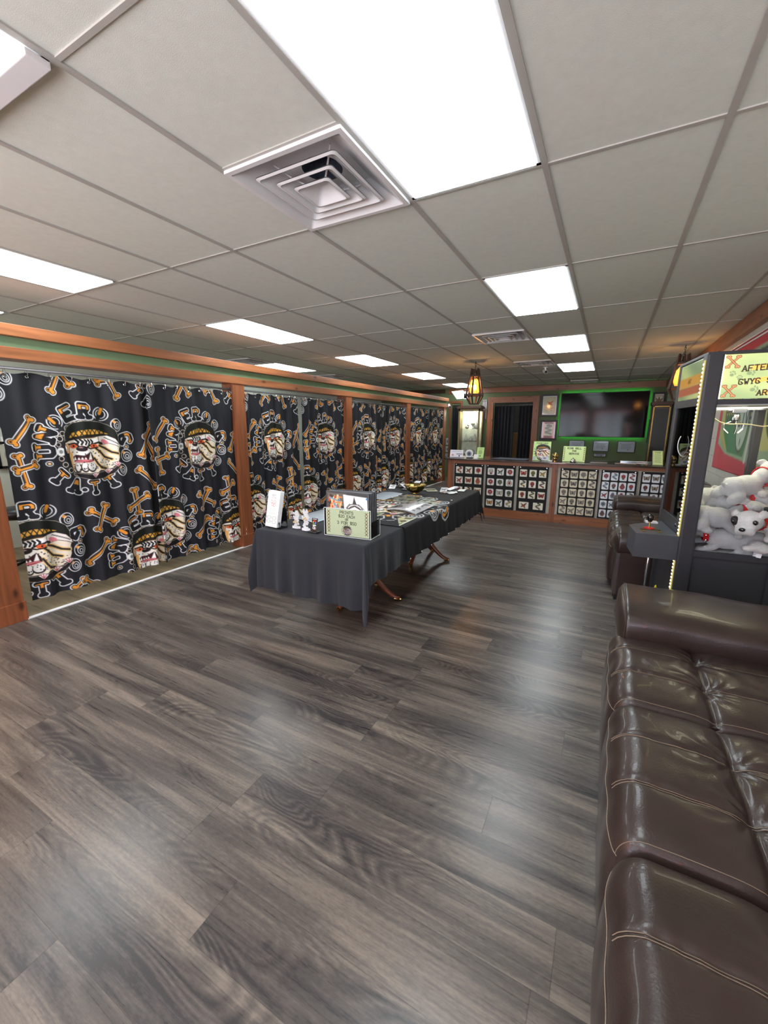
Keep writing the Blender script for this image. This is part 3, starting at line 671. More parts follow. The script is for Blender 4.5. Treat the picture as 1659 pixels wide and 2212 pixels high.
CS = [(1.44, 2.63, 0, 'printed black curtain nearest the camera, at the left edge of the photo'), (2.59, 3.72, .022, 'second printed curtain, filling the first bay up to the second post'),
      (3.865, 4.90, 0, 'printed curtain just right of the second post, behind the brochure holder'), (5.00, 6.14, 0, 'printed curtain with a gap on its left, before the third post'),
      (6.335, 7.52, 0, 'printed curtain just right of the third post'), (7.47, 8.58, .022, 'printed curtain just left of the fourth post'),
      (8.80, 9.92, 0, 'printed curtain just right of the fourth post'), (9.88, 10.94, .022, 'farthest printed curtain, before the last post')]
for i, (a, b_, xo, lab) in enumerate(CS): curtain(a, b_, 10+i, lab, xo)
for i in range(4):
    y0, y1 = PY[i]+.09, PY[i+1]-.09
    lab = ['curtain rod over the first, nearest bay', 'curtain rod over the second bay, behind the display table', 'curtain rod over the third bay', 'curtain rod over the farthest bay'][i]
    r = empty('curtain_rod', (XP-.045, y0, 1.975), label=lab, cat='curtain rod', group='curtain rods in the partition bays')
    MB().tube([(0, 0.004, 0), (0, y1-y0-.004, 0)], .011, 12).build('rod', mat('grey_rod', rgb(120, 120, 122), rough=.4, metal=.5), r, smooth=True)
    for e in (0.0, y1-y0-.012): MB().lathe([(.022, e), (.022, e+.012)], n=16, axis='y').build('end_flange', M_CHROME, r)
# things glimpsed behind the first bay
b = empty('framed_picture', (XB+.02, 2.40, 1.02), label='small black framed picture on the pale wall, glimpsed left of the first curtain', cat='picture')
cv = Canvas(.30, .30, 120, (198, 196, 180)); cv.ell(.15, .15, .10, .11, (120, 118, 104)); cv.ell(.12, .13, .02, .02, (50, 48, 44)); cv.ell(.18, .13, .02, .02, (50, 48, 44)); cv.line([(.11, .20), (.19, .20)], .012, (60, 58, 50))
fr = MB(); fr.box(0, .02, -.18, .18, -.0, .03); fr.box(0, .02, -.18, .18, .30, .33); fr.box(0, .02, -.18, -.15, 0, .33); fr.box(0, .02, .15, .18, 0, .33); fr.build('frame', M_BLACK, b)
painted_quad('print', [(.012, -.15, .31), (.012, .15, .31), (.012, .15, .02), (.012, -.15, .02)], cv, M_PRINT, b, .004)
b = empty('stool', (-5.6, 2.02, 0), label='dark padded stool glimpsed behind the left edge of the first curtain', cat='stool')
MB().lathe([(.001, .56), (.20, .56), (.23, .60), (.22, .66), (.001, .68)], n=24).build('seat', M_BLACK, b, smooth=True)
MB().lathe([(.03, .05), (.03, .56)], n=12).build('column', M_CHROME, b); 
for k in range(5):
    a = k*2*PI/5; MB().tube([(0, 0, .08), (.24*math.cos(a), .24*math.sin(a), .04), (.24*math.cos(a), .24*math.sin(a), .01)], .015, 6).build('leg', M_BLACK, b)
b = empty('key_lanyard', (XB+.03, 2.33, 1.36), label='dark lanyard with a white tag hanging on the pale wall, left of the first curtain', cat='lanyard')
MB().tube([(0, -.02, .5), (0.01, -.05, .3), (.01, 0, .06), (.01, .04, .3), (0, .02, .5)], .014, 6).build('strap', mat('indigo_strap', rgb(52, 46, 78), rough=.8), b)
MB().box(0, .01, -.04, .045, -.05, .05, .002).build('tag', M_WHITE, b)
MB().box(XB+.01, XB+.03, 2.25, 2.44, 1.9, 2.06).build('notice', mat('teal_card', rgb(60, 160, 150), rough=.6))
tag(bpy.data.objects['notice'], 'teal notice on the pale wall at the left edge of the photo', 'notice')
for i, (y, x) in enumerate(((3.98, -4.55), (3.35, -4.6))):
    pass
y = empty('trestle', (-4.62, 3.25, 0), label='yellow-legged trestle standing behind the curtains of the first bay', cat='stand')
b = MB(); b.tube([(0, -.32, .0), (.12, -.25, .62)], .012, 6); b.build('leg', mat('yellow_paint', rgb(226, 186, 30), rough=.5), y)
b = MB(); b.tube([(0.05, .62, .0), (.12, .52, .62)], .012, 6); b.build('leg', MATS['yellow_paint'], y)
MB().box(-.05, .2, -.35, .6, .62, .66, .004).build('top', M_BLACK, y)
# ------------------------------------------------------------------ reception counter
YC = 7.085
ct = empty('reception_counter', (0, YC, 0), label='long pine reception counter with framed front and dark top', cat='counter')
X0, X1 = -2.50, XW-.02
b = MB(); b.box(X0, X0+.10, 0, .04, .0, .955, .004); b.box(-.75, -.665, 0, .04, 0, .955, .004); b.split('stile', M_PINEZ, ct)
b = MB(); b.box(X0+.10, -.75, 0, .04, .895, .955); b.box(-.665, X1, 0, .04, .905, .955); b.box(X0+.10, -.75, 0, .04, 0, .135); b.box(-.665, X1, 0, .04, 0, .135); b.split('rail', M_PINEX, ct)
MB().box(X0+.10, X1, .02, .045, .13, .91).build('back_panel', mat('pale_grey_panel', rgb(176, 172, 160), rough=.7), ct)
MB().box(X0, X0+.035, .04, .62, 0, .955).build('side_panel', M_PINEZ, ct)
MB().box(X0-.06, X1, -.055, .70, .957, .985, .005).build('worktop', mat('dark_brown_worktop', rgb(58, 46, 38), rough=0.16, var=.25, vscale=6, coat=.4), ct)
# flash boards, each a black board with rounded cards
PALS = [[(60, 36, 30), (176, 92, 60), (210, 140, 60), (120, 90, 50), (170, 60, 60)], [(40, 40, 40), (180, 50, 48), (196, 148, 70), (90, 110, 90), (216, 206, 190)], [(40, 34, 28), (206, 160, 50), (170, 44, 50), (110, 120, 50), (90, 80, 70)],
        [(58, 54, 50), (128, 122, 112), (150, 144, 132), (100, 96, 88)], [(44, 46, 54), (176, 60, 56), (120, 140, 160), (150, 90, 84), (90, 84, 84)], [(50, 44, 44), (120, 60, 44), (110, 120, 140), (150, 132, 110)]]
PAP = [(226, 222, 206), (224, 224, 220), (232, 228, 210), (214, 206, 180), (226, 230, 236), (226, 230, 236)]
BN = ['flash board at the left end of the counter front, behind the display table corner', 'second flash board from the left with three columns of cards', 'third flash board from the left, with two wide cards at its bottom', 'flash board of yellowed pencil-grey cards just right of the middle post', 'flash board of white cards, partly behind the far sofa arm', 'right-hand flash board of the counter front, running behind the glass arcade machine']
BX = [(-2.375, -1.85), (-1.81, -1.315), (-1.27, -.80), (-.625, -.085), (-.045, .43), (.475, .96)]
CARDM = {}
for bi, (x0, x1) in enumerate(BX):
    cols, rows = (3, 4) if bi < 3 else (4, 5); w = x1-x0; z0, z1 = .145, .893
    t = empty('flash_board', (x0, YC-.004, z0), label=BN[bi], cat='flash board', group='black boards of tattoo flash on the counter')
    MB().box(0, w, 0, .02, 0, z1-z0, .002).build('board', mat('black_felt', rgb(30, 28, 28), rough=.8), t)
    for sx in (.03, w-.03):
        MB().lathe([(.001, -.010), (.010, -.009), (.012, 0)], (sx, 0, z1-z0-.018), 10, 'y').build('screw', M_CHROME, t)
    cwid = (w-.02)/cols; chei = (z1-z0-.03)/rows; s = 0
    for r in range(rows):
        wide = bi in (0, 2) and r == rows-1
        n = 2 if wide else cols; cw_ = (w-.02)/n
        for c in range(n):
            cx = .01+(c+.5)*cw_; cz = (z1-z0)-.02-(r+.5)*chei
            kw, kh = (cw_*.76, chei*.68) if bi < 3 else (cwid*.86, chei*.86)
            if wide: kw = cwid*1.05; kh = chei*.66
            cv = Canvas(kw, kh, 190 if bi < 3 else 200, (30, 28, 28)); rr = min(kw, kh)*(.10 if bi in (0, 2) else .2)
            W = cv.win(-1, 9, -1, 9); qx = np.abs(W[2]-kw/2)-(kw/2-rr); qy = np.abs(W[3]-kh/2)-(kh/2-rr)
            d = np.hypot(np.maximum(qx, 0), np.maximum(qy, 0))+np.minimum(np.maximum(qx, qy), 0)-rr
            cv.put(W, d, PAP[bi]); flash(cv, 0, 0, kw, kh, bi*31+s*7+c, PALS[bi], PAP[bi])
            painted_quad('flash_card', [(cx-kw/2, -.004, cz+kh/2), (cx+kw/2, -.004, cz+kh/2), (cx+kw/2, -.004, cz-kh/2), (cx-kw/2, -.004, cz-kh/2)], cv, M_PRINT, t, .003)
            s += 1
# ------------------------------------------------------------------ display table
TX0, TX1, TY0, TY1, TZ = -2.34, -1.37, 2.27, 4.97, .760
tb = empty('display_table', ((TX0+TX1)/2, 3.7, 0), label='long wooden pedestal table hidden under black cloths, only its curved feet showing', cat='table')
M_CHERRY = mat('cherry_wood', rgb(120, 62, 36), rough=.28, var=.2, coat=.3)
MB().box(-.47, .47, -1.33, 1.25, .725, .755, .006).build('tabletop', M_CHERRY, tb)
for py in (-.66, .66):
    MB().lathe([(.05, .725), (.05, .62), (.035, .56), (.06, .46), (.07, .38), (.045, .3), (.07, .24), (.07, .17), (.001, .15)], (0, py, 0), 20).build('pedestal', M_CHERRY, tb, smooth=True)
    for ang in (15, 165, 95, 265) if py < 0 else (5, 175, 85, 275):
        a = math.radians(ang); pts = []
        for t in np.linspace(0, 1, 9):
            r = .05+.30*t; z = .26*(1-t)**1.8*(1+.4*t)+.022; pts.append((r*math.cos(a), py+r*math.sin(a), z))
        lg = MB().tube(pts, [.030, .030, .028, .026, .024, .022, .021, .021, .020], 10).build('leg', M_CHERRY, tb, smooth=True)
        MB().tube([(.30*math.cos(a), py+.30*math.sin(a), .023), (.362*math.cos(a), py+.362*math.sin(a), .019)], [.0215, .016], 10).build('brass_cap', M_BRASS, lg)
def cloth(name, x0, x1, y0, y1, z, hl, hr, hn, hf, step, m, label, cat, cv=None, amp=.012, out=.05):
    W, L = x1-x0, y1-y0
    a = np.arange(-hl, W+hr+1e-6, step); b_ = np.arange(-hn, L+hf+1e-6, step); A, B = np.meshgrid(a, b_)
    ax = np.where(A < 0, -A, np.where(A > W, A-W, 0)); sx = np.where(A < 0, -1, 1)
    by = np.where(B < 0, -B, np.where(B > L, B-L, 0)); sy = np.where(B < 0, -1, 1)
    r = np.hypot(ax, by); th = np.arctan2(by, ax)
    both = (ax > 0) & (by > 0); mid = np.where(both, np.sin(2*th), 0)
    s = np.where(ax > 0, B, A)
    fold = np.sin(s*2*PI/.21+1.3*np.sin(s*3))+.5*np.sin(s*2*PI/.13+2)
    crease = -np.exp(-((np.mod(s+.05, .23)-.115)/.008)**2)*.6
    o = out*r*(1-.35*r)+np.where(both, .16*r*mid+.035*r*np.sin(th*8), 0)+r*amp*3*np.where(both, 0, fold+crease)
    rd = .012
    e = rd*(1-np.exp(-r/rd)); zz = z-np.maximum(0, r-rd*(1-np.exp(-r/rd)))
    cx = np.where(both, np.cos(th), (ax > 0)*1.0); cy = np.where(both, np.sin(th), (by > 0)*1.0)
    X = np.clip(A, 0, W)+x0+sx*cx*(o+e); Y = np.clip(B, 0, L)+y0+sy*cy*(o+e)
    Z = zz+np.where(r == 0, .0015*np.sin(A*9+B*5), 0)
    P = np.stack([X, Y, Z], 2)[::-1]
    col = None
    if cv is not None:
        ii = np.clip(((A-a[0])/cv.w*(cv.nx-1)).round().astype(int), 0, cv.nx-1); jj = np.clip(((b_[-1]-B)/cv.h*(cv.ny-1)).round().astype(int), 0, cv.ny-1)
        col = cv.c[jj, ii][::-1]
    og = grid_mesh(name, P, m, None, col)
    return tag(og, label, cat)
M_CHAR = mat('charcoal_cloth', rgb(43, 45, 50), rough=.9, var=.06, bump=.06, bscale=700, spec=.2, sheen=.1)
cloth('tablecloth', TX0, TX1, TY0, TY1, TZ+.003, .19, .31, .475, .30, .012, M_CHAR, 'plain charcoal tablecloth draped over the table, hanging lowest at its near end', 'tablecloth')
OW, OL, OH = TX1-TX0+.03, 4.985-2.84, .285
cv = Canvas(OW+2*OH, OL+OH, 110, (24, 25, 29))
emblem(cv, OH+.46, OH+OL-.78, .66)
oc = cloth('tablecloth', TX0-.015, TX1+.015, 2.84, 4.985, TZ+.0075, OH, OH, 0.0, OH, .0095, M_CLOTHP, 'black tablecloth with white and orange emblem print, laid over the far part of the table', 'tablecloth', cv, amp=.004, out=.10)
b = MB()
for i in range(10):
    y = 2.90+i*.225; b.ell((TX1+.015+.012+.10*.265*.9+.006, y, TZ-.262), (.003, .006, .006), nu=8, nv=6)
so = b.build('snap_button', M_WHITE, oc)
ZT = TZ+.0085
def sheet(name, q, cvf, label, cat, z, group=None, m=M_GLOSSY, th=.0025, bow=0.0, res=130):
    """flat sheet on the table from four floor-plan corners: near-left, far-left, far-right, near-right"""
    A, B, C_, D = [(x, y, z) for x, y in q]
    w = math.dist(B[:2], C_[:2]); h = math.dist(A[:2], B[:2]); cv = Canvas(w, h, res, (226, 226, 220)); cvf(cv)
    o = painted_quad(name, [B, C_, D, A], cv, m, None, th, bow)
    return tag(o, label, cat, group)
def fl(bg, seed, pal, nx, ny):
    def f(cv):
        cv.c[:] = np.array(bg)/255.
        for i in range(nx):
            for j in range(ny): flash(cv, cv.w*(i+.04)/nx, cv.h*(j+.04)/ny, cv.w*.92/nx, cv.h*.92/ny, seed+i*5+j*3, pal, bg)
        W = cv.win(-1, 9, -1, 9); e = np.minimum(np.minimum(W[2], cv.w-W[2]), np.minimum(W[3], cv.h-W[3])); cv.put(W, e-.006, (196, 200, 204))
    return f
def blue(cv):
    cv.c[:] = np.array((206, 220, 232))/255.
    cv.line([(0, cv.h*.5), (cv.w, cv.h*.5)], .004, (230, 240, 246)); cv.line([(cv.w*.5, 0), (cv.w*.5, cv.h)], .003, (188, 204, 218))
G1 = 'flash sheets on the display table'
sheet('plastic_sleeve', [(-2.34, 2.66), (-2.33, 3.10), (-2.06, 3.10), (-2.05, 2.62)], blue, 'pale blue plastic sleeve lying between the white honeycomb stands and the print box', 'sleeve', ZT, G1, bow=.01)
sheet('plastic_sleeve', [(-2.28, 3.80), (-2.33, 4.30), (-2.07, 4.32), (-2.05, 3.84)], blue, 'pale blue plastic sleeve behind the top of the print box, left of the brass bowl', 'sleeve', ZT, G1, bow=.008)
sheet('flash_sheet', [(-2.08, 3.86), (-2.03, 4.20), (-1.75, 4.20), (-1.72, 3.80)], fl((150, 156, 140), 3, PALS[2], 3, 2), 'grey-green flash sheet lying in front of the brass bowl', 'flash sheet', ZT, G1)
sheet('flash_sheet', [(-1.70, 3.82), (-1.72, 4.21), (-1.41, 4.19), (-1.41, 3.80)], fl((206, 214, 200), 9, PALS[3], 3, 3), 'pale green flash sheet at the right table edge, farthest of those along the edge', 'flash sheet', ZT, G1)
sheet('flash_sheet', [(-2.05, 3.42), (-2.0, 3.72), (-1.81, 3.72), (-1.80, 3.36)], fl((176, 180, 186), 13, PALS[3], 3, 3), 'grey flash sheet in the middle of the table, left of the curled stack', 'flash sheet', ZT, G1)
sheet('flash_sheet', [(-1.78, 3.35), (-1.79, 3.74), (-1.45, 3.73), (-1.45, 3.30)], fl((196, 198, 202), 17, PALS[3], 2, 2), 'stack of sleeved flash sheets with a curled top, middle of the right table edge', 'flash sheet', ZT+.016, G1, th=.016, bow=.022)
sheet('flash_sheet', [(-1.67, 2.87), (-1.70, 3.20), (-1.40, 3.20), (-1.40, 2.85)], fl((208, 216, 172), 23, PALS[3], 3, 3), 'yellow-green flash sheet at the right table edge, nearest the camera', 'flash sheet', ZT, G1)
sheet('flash_sheet', [(-1.98, 2.92), (-1.95, 3.24), (-1.73, 3.24), (-1.70, 2.89)], fl((204, 214, 160), 29, PALS[3], 2, 2), 'yellow-green flash sheet half hidden behind the print box', 'flash sheet', ZT+.003, G1)
sheet('flash_sheet', [(-2.22, 3.42), (-2.22, 3.74), (-2.0, 3.76), (-2.0, 3.44)], fl((206, 196, 190), 37, PALS[1], 3, 2), 'flash sheet with red and brown drawings, just right of the print box top', 'flash sheet', ZT+.003, G1)
# small packets at the far end
pk = [(-2.36, 4.62, .3, 0), (-2.30, 4.76, -.5, 1), (-2.22, 4.70, .9, 0), (-2.16, 4.58, .2, 1), (-2.13, 4.82, -.2, 0), (-2.26, 4.86, .5, 1), (-1.86, 4.68, .6, 2), (-2.02, 4.62, -.7, 2), (-1.70, 4.70, .2, 0), (-1.62, 4.78, -.6, 0), (-1.56, 4.66, .4, 1), (-1.52, 4.84, .1, 3), (-1.66, 4.60, -.1, 1), (-1.58, 4.58, .8, 1)]
PL = ['white', 'black', 'cream', 'white']
rk = random.Random(4)
where = ['at the far left corner of the table', 'behind the first at the far left corner', 'leaning over the pile left of the bowl', 'at the near side of the pile left of the bowl', 'standing tallest in the pile left of the bowl', 'at the back of the pile left of the bowl', 'just right of the brass bowl', 'just left of the brass bowl', 'on the pile right of the bowl', 'in the middle of the pile right of the bowl', 'in front of the pile right of the bowl', 'nearest the far right table corner', 'under the pile right of the bowl', 'at the near edge of the pile right of the bowl']
for i, (x, y, rz, k) in enumerate(pk):
    col = [(222, 224, 228), (34, 34, 38), (222, 218, 184), (222, 214, 204)][k]
    w, h = (.075, .12) if k != 2 else (.12, .16); z = ZT+.002+(.012 if i in (2, 9) else 0); c, s = math.cos(rz), math.sin(rz)
    til = .07 if i == 4 else (.03 if k == 0 else .004)
    cr = [(-w, h, til), (w, h, til), (w, -h, 0), (-w, -h, 0)]; cr = [(x+(a*c-b_*s)*.55, y+(a*s+b_*c)*.55, z+q+.006) for a, b_, q in cr]
    cv = Canvas(w*1.1, h*1.1, 170, col); flash(cv, 0, 0, w*1.1, h*1.1, i, PALS[3] if k != 1 else [(200, 200, 200), (150, 150, 160)], col)
    o = painted_quad('sticker_packet', cr, cv, M_GLOSSY, None, .005); tag(o, '%s sticker packet %s' % (PL[k], where[i]), 'packet', 'sticker packets at the far end of the table')
def bowl(x, y, r, h, label):
    t = empty('brass_bowl', (x, y, ZT), label=label, cat='bowl', group='brass bowls on the table'); n = 48; prof = [(.35, .0), (.36, .06), (.30, .10), (.45, .16), (.75, .45), (.92, .8), (1.0, 1.0)]
    vs = []; fs = []
    allp = prof+[(q[0]-.04, q[1]) for q in prof[::-1][:4]]+[(.02, .2)]
    for j, (pr, pz) in enumerate(allp):
        for k in range(n):
            a = 2*PI*k/n; f = 1+.05*abs(math.sin(a*8))*(pz > .12); vs.append((pr*r*f*math.cos(a), pr*r*f*math.sin(a), pz*h))
    for j in range(len(allp)-1): fs += [(j*n+k, j*n+(k+1) % n, (j+1)*n+(k+1) % n, (j+1)*n+k) for k in range(n)]
    MB().add(vs, fs).build('bowl_body', M_BRASS, t, smooth=True)
bowl(-1.95, 4.40, .125, .105, 'fluted brass bowl among the sticker packets at the far end of the table')
bowl(-1.88, 2.78, .07, .05, 'small brass bowl half hidden behind the left side of the print box')
# print box
t = empty('print_box', (-1.575, 2.385, ZT), rz=.09, label='clear acrylic box of prints with a green PRINTS price sign on its front', cat='display box')
w = .185
b = MB(); b.box(-w, w, -.012, -.008, 0, .205); b.box(-w, -w+.004, -.008, .15, 0, .205); b.box(w-.004, w, -.008, .15, 0, .12); b.box(-w, w, .146, .15, 0, .205); b.box(-w, w, -.008, .146, 0, .004); b.build('acrylic_box', M_ACRYL, t)
b = MB(); e = .0018
for p in (((-w, -.011, .002), (w, -.011, .002)), ((w, -.011, .002), (w, .15, .002)), ((w, .15, .002), (w, .15, .12)), ((w, -.011, .205), (-w, -.011, .205)), ((-w, -.011, .002), (-w, -.011, .205)), ((w, -.011, .002), (w, -.011, .205))): b.tube(p, e, 6)
b.build('acrylic_edge', M_EDGE, t)
for i in range(9):
    y0 = .006+i*.0145; q = MB(); hgt = .318-.002*(i % 3); lean = .0
    q.add([(-w+.012, y0, .006), (w-.012, y0, .006), (w-.024, y0+.012-.0, hgt), (-w+.006, y0+.012, hgt+.004), (-w+.012, y0+.012, .006), (w-.012, y0+.012, .006), (w-.024, y0+.022, hgt), (-w+.006, y0+.022, hgt+.004)], [(0, 1, 2, 3), (7, 6, 5, 4), (0, 4, 5, 1), (1, 5, 6, 2), (2, 6, 7, 3), (3, 7, 4, 0)])
    q.build('print_sleeve', mat('sleeve_edge', rgb(120, 124, 130), rough=.3) if i % 2 else mat('black_backing', rgb(34, 36, 40), rough=.4), t)
cv = Canvas(.34, .33, 320, (58, 62, 66))
cv.poly([(0.012, .012), (.165, .012), (.165, .16), (.012, .16)], (96, 92, 86))
rnd = random.Random(8)
for i in range(40): cv.line([(.02+rnd.random()*.12, .02+rnd.random()*.11), (.02+rnd.random()*.13, .03+rnd.random()*.13)], .004+.004*rnd.random(), rnd.choice([(226, 120, 60), (200, 80, 50), (240, 180, 120), (150, 170, 110), (60, 50, 50), (220, 210, 180), (120, 150, 170)]))
cv.poly([(.14, .02), (.325, .03), (.33, .2), (.15, .2)], (226, 228, 226))
cv.poly([(.225, .03), (.212, .09), (.245, .09)], (60, 60, 62)); cv.ell(.228, .13, .06, .045, (70, 70, 72), ring=.003); cv.ell(.228, .13, .045, .032, (120, 110, 106), ring=.003); cv.line([(.175, .125), (.228, .10), (.285, .128)], .004, (50, 46, 46)); cv.ell(.228, .135, .014, .012, (176, 130, 110))
cv.line([(.26, .085), (.30, .12)], .003, (120, 120, 120)); cv.line([(.19, .085), (.16, .12)], .003, (120, 120, 120)); cv.ell(.323, .04, .008, .008, (60, 120, 170))
painted_quad('front_print', [(-w+.006, .010, .325), (w-.022, .010, .320), (w-.012, .003, .008), (-w+.012, .003, .008)], cv, M_GLOSSY, t, .001)
GRN = (232, 244, 190)
cv = Canvas(.34, .195, 480, GRN)
cv.text('PRINTS', .165, .022, .020, (70, 80, 44), .0018); cv.text('$20 EACH', .165, .050, .018, (70, 80, 44), .0016); cv.text('OR', .165, .073, .014, (70, 80, 44), .0015); cv.text('3 FOR $50', .165, .098, .019, (70, 80, 44), .0018)
for sx in (.022, .318):
    for k in range(7):
        y = .022+k*.024; cv.line([(sx-.009, y-.009), (sx+.009, y+.009)], .0022, (140, 96, 58)); cv.line([(sx+.009, y-.009), (sx-.009, y+.009)], .0022, (140, 96, 58))
for k in range(18):
    a = k*PI/9; cv.line([(.165+.034*math.cos(a), .152+.034*math.sin(a)), (.165+.042*math.cos(a), .152+.042*math.sin(a))], .002, (92, 70, 50))
emblem(cv, .163, .152, .052, head_only=True)
painted_quad('price_sign', [(-w+.012, -.006, .200), (w-.012, -.006, .200), (w-.012, -.006, .006), (-w+.012, -.006, .006)], cv, M_PRINT, t, .001)
# brochure holder
t = empty('brochure_holder', (-2.235, 2.36, ZT), rz=-.12, label='clear stand holding a tall white aftercare leaflet with a yellow sticker, left on the table', cat='brochure holder')
b = MB(); b.box(-.085, .085, -.03, -.027, 0, .055); b.box(-.085, .085, .045, .048, 0, .15); b.box(-.085, .085, -.03, .048, 0, .003); b.box(-.085, -.082, -.03, .048, 0, .055); b.box(.082, .085, -.03, .048, 0, .055); b.build('acrylic_stand', M_ACRYL, t)
cv = Canvas(.135, .27, 330, (236, 238, 238)); g = (150, 150, 150)
cv.line([(.008, .008), (.127, .008), (.127, .262), (.008, .262), (.008, .008)], .0016, (170, 170, 170))
cv.text('BODY', .0675, .03, .013, g, .0014); cv.text('TATTOO', .0675, .05, .011, g, .0013)
for x, y in ((.05, .08), (.085, .078), (.06, .10), (.08, .105)): cv.ell(x, y, .011, .011, (196, 120, 110), ring=.002)
for k in range(5): cv.line([(.03, .13+k*.010), (.105, .13+k*.010)], .0012, g)
for k in range(4): cv.ell(.035+(k % 2)*.06, .20+(k//2)*.03, .022, .011, (150, 154, 150), ring=.0018)
for k in range(6):
    y0 = .034-k*.007
    q = painted_quad('leaflet', [(-.068, y0+.012, .285), (.068, y0+.012, .281), (.066, y0-.045, .012), (-.066, y0-.045, .012)], cv if k == 5 else Canvas(.135, .27, 20, (232, 234, 234)), M_PRINT, t, .004)
cv = Canvas(.07, .03, 300, (236, 232, 60)); cv.text('TAKE ONE', .035, .015, .008, (90, 90, 30), .001)
painted_quad('yellow_sticker', [(-.045, -.0315, .048), (.03, -.0315, .045), (.03, -.0315, .017), (-.045, -.0315, .019)], cv, M_PRINT, t, .001)
# honeycomb stands
for i, (x, y, hh, lab) in enumerate(((-2.075, 2.42, .135, 'white honeycomb earring stand next to the leaflet holder, the shorter left one'), (-1.965, 2.40, .155, 'white honeycomb earring stand next to the black card stand, the taller right one'))):
    t = empty('honeycomb_stand', (x, y, ZT), rz=-.1, label=lab, cat='jewellery stand', group='white honeycomb stands')
    MB().prism([(.045*math.cos(a), .024*math.sin(a)) for a in np.linspace(0, 2*PI, 7)[:-1]], 0, .012).build('base', M_WHITE, t)
    b = MB(); c = .0078; rows = int(hh/(c*1.75)); rnd = random.Random(i+2)
    for r_ in range(rows):
        for q in range(5):
            px = (q-2+(r_ % 2)*.5)*c*2; pz = .02+r_*c*1.75
            if abs(px) > .034-abs(r_-rows*.5)*.0012 or (r_ in (3, 4) and q in (0, 4)) or rnd.random() < .10: continue
            ro = c*1.08; ri = c*.62; A = [(px+ro*math.cos(PI/6+k*PI/3), -.003, pz+ro*math.sin(PI/6+k*PI/3)) for k in range(6)]; B = [(px+ri*math.cos(PI/6+k*PI/3), -.003, pz+ri*math.sin(PI/6+k*PI/3)) for k in range(6)]
            A2 = [(p[0], .003, p[2]) for p in A]; B2 = [(p[0], .003, p[2]) for p in B]
            b.add(A+B+A2+B2, [(k, (k+1) % 6, (k+1) % 6+6, k+6) for k in range(6)]+[(k+12, k+18, (k+1) % 6+18, (k+1) % 6+12) for k in range(6)]+[(k, k+12, (k+1) % 6+12, (k+1) % 6) for k in range(6)]+[(k+6, (k+1) % 6+6, (k+1) % 6+18, k+18) for k in range(6)])
    b.build('lattice', M_WHITE, t)
    b = MB()
    for k in range(3): b.ell((-.018+k*.016, -.008, .045+.012*(k % 2)+i*.04), (.009, .006, .007), nu=10, nv=6)
    b.build('charm', mat('honey_charm', rgb(214, 188, 130), rough=.4), t)
# black card stand with coloured letter
t = empty('card_stand', (-1.875, 2.385, ZT), rz=-.08, label='small black card stand with a red, yellow, green and blue letter G', cat='card stand')
MB().box(-.045, .045, -.03, .03, 0, .006, .002).build('base', M_BLACK, t)
cv = Canvas(.055, .10, 520, (20, 20, 22)); cv.line([(.01, .008), (.045, .008)], .002, (230, 230, 230))
for a0, a1, c_ in ((200, 320, (220, 66, 54)), (130, 200, (240, 180, 40)), (50, 130, (60, 160, 84)), (-5, 50, (66, 120, 230))):
    cv.line([(.027+.013*math.cos(math.radians(a)), .032+.013*math.sin(math.radians(a))) for a in np.linspace(a0, a1, 9)], .0032, c_)
cv.line([(.028, .032), (.040, .032)], .0028, (66, 120, 230)); cv.line([(.014, .055), (.04, .055)], .004, (232, 232, 232)); cv.ell(.022, .073, .008, .009, (232, 232, 232), ring=.002); cv.ell(.034, .076, .006, .007, (232, 232, 232), ring=.002)
painted_quad('card', [(-.028, .012, .103), (.028, .012, .103), (.028, -.004, .006), (-.028, -.004, .006)], cv, M_GLOSSY, t, .004)
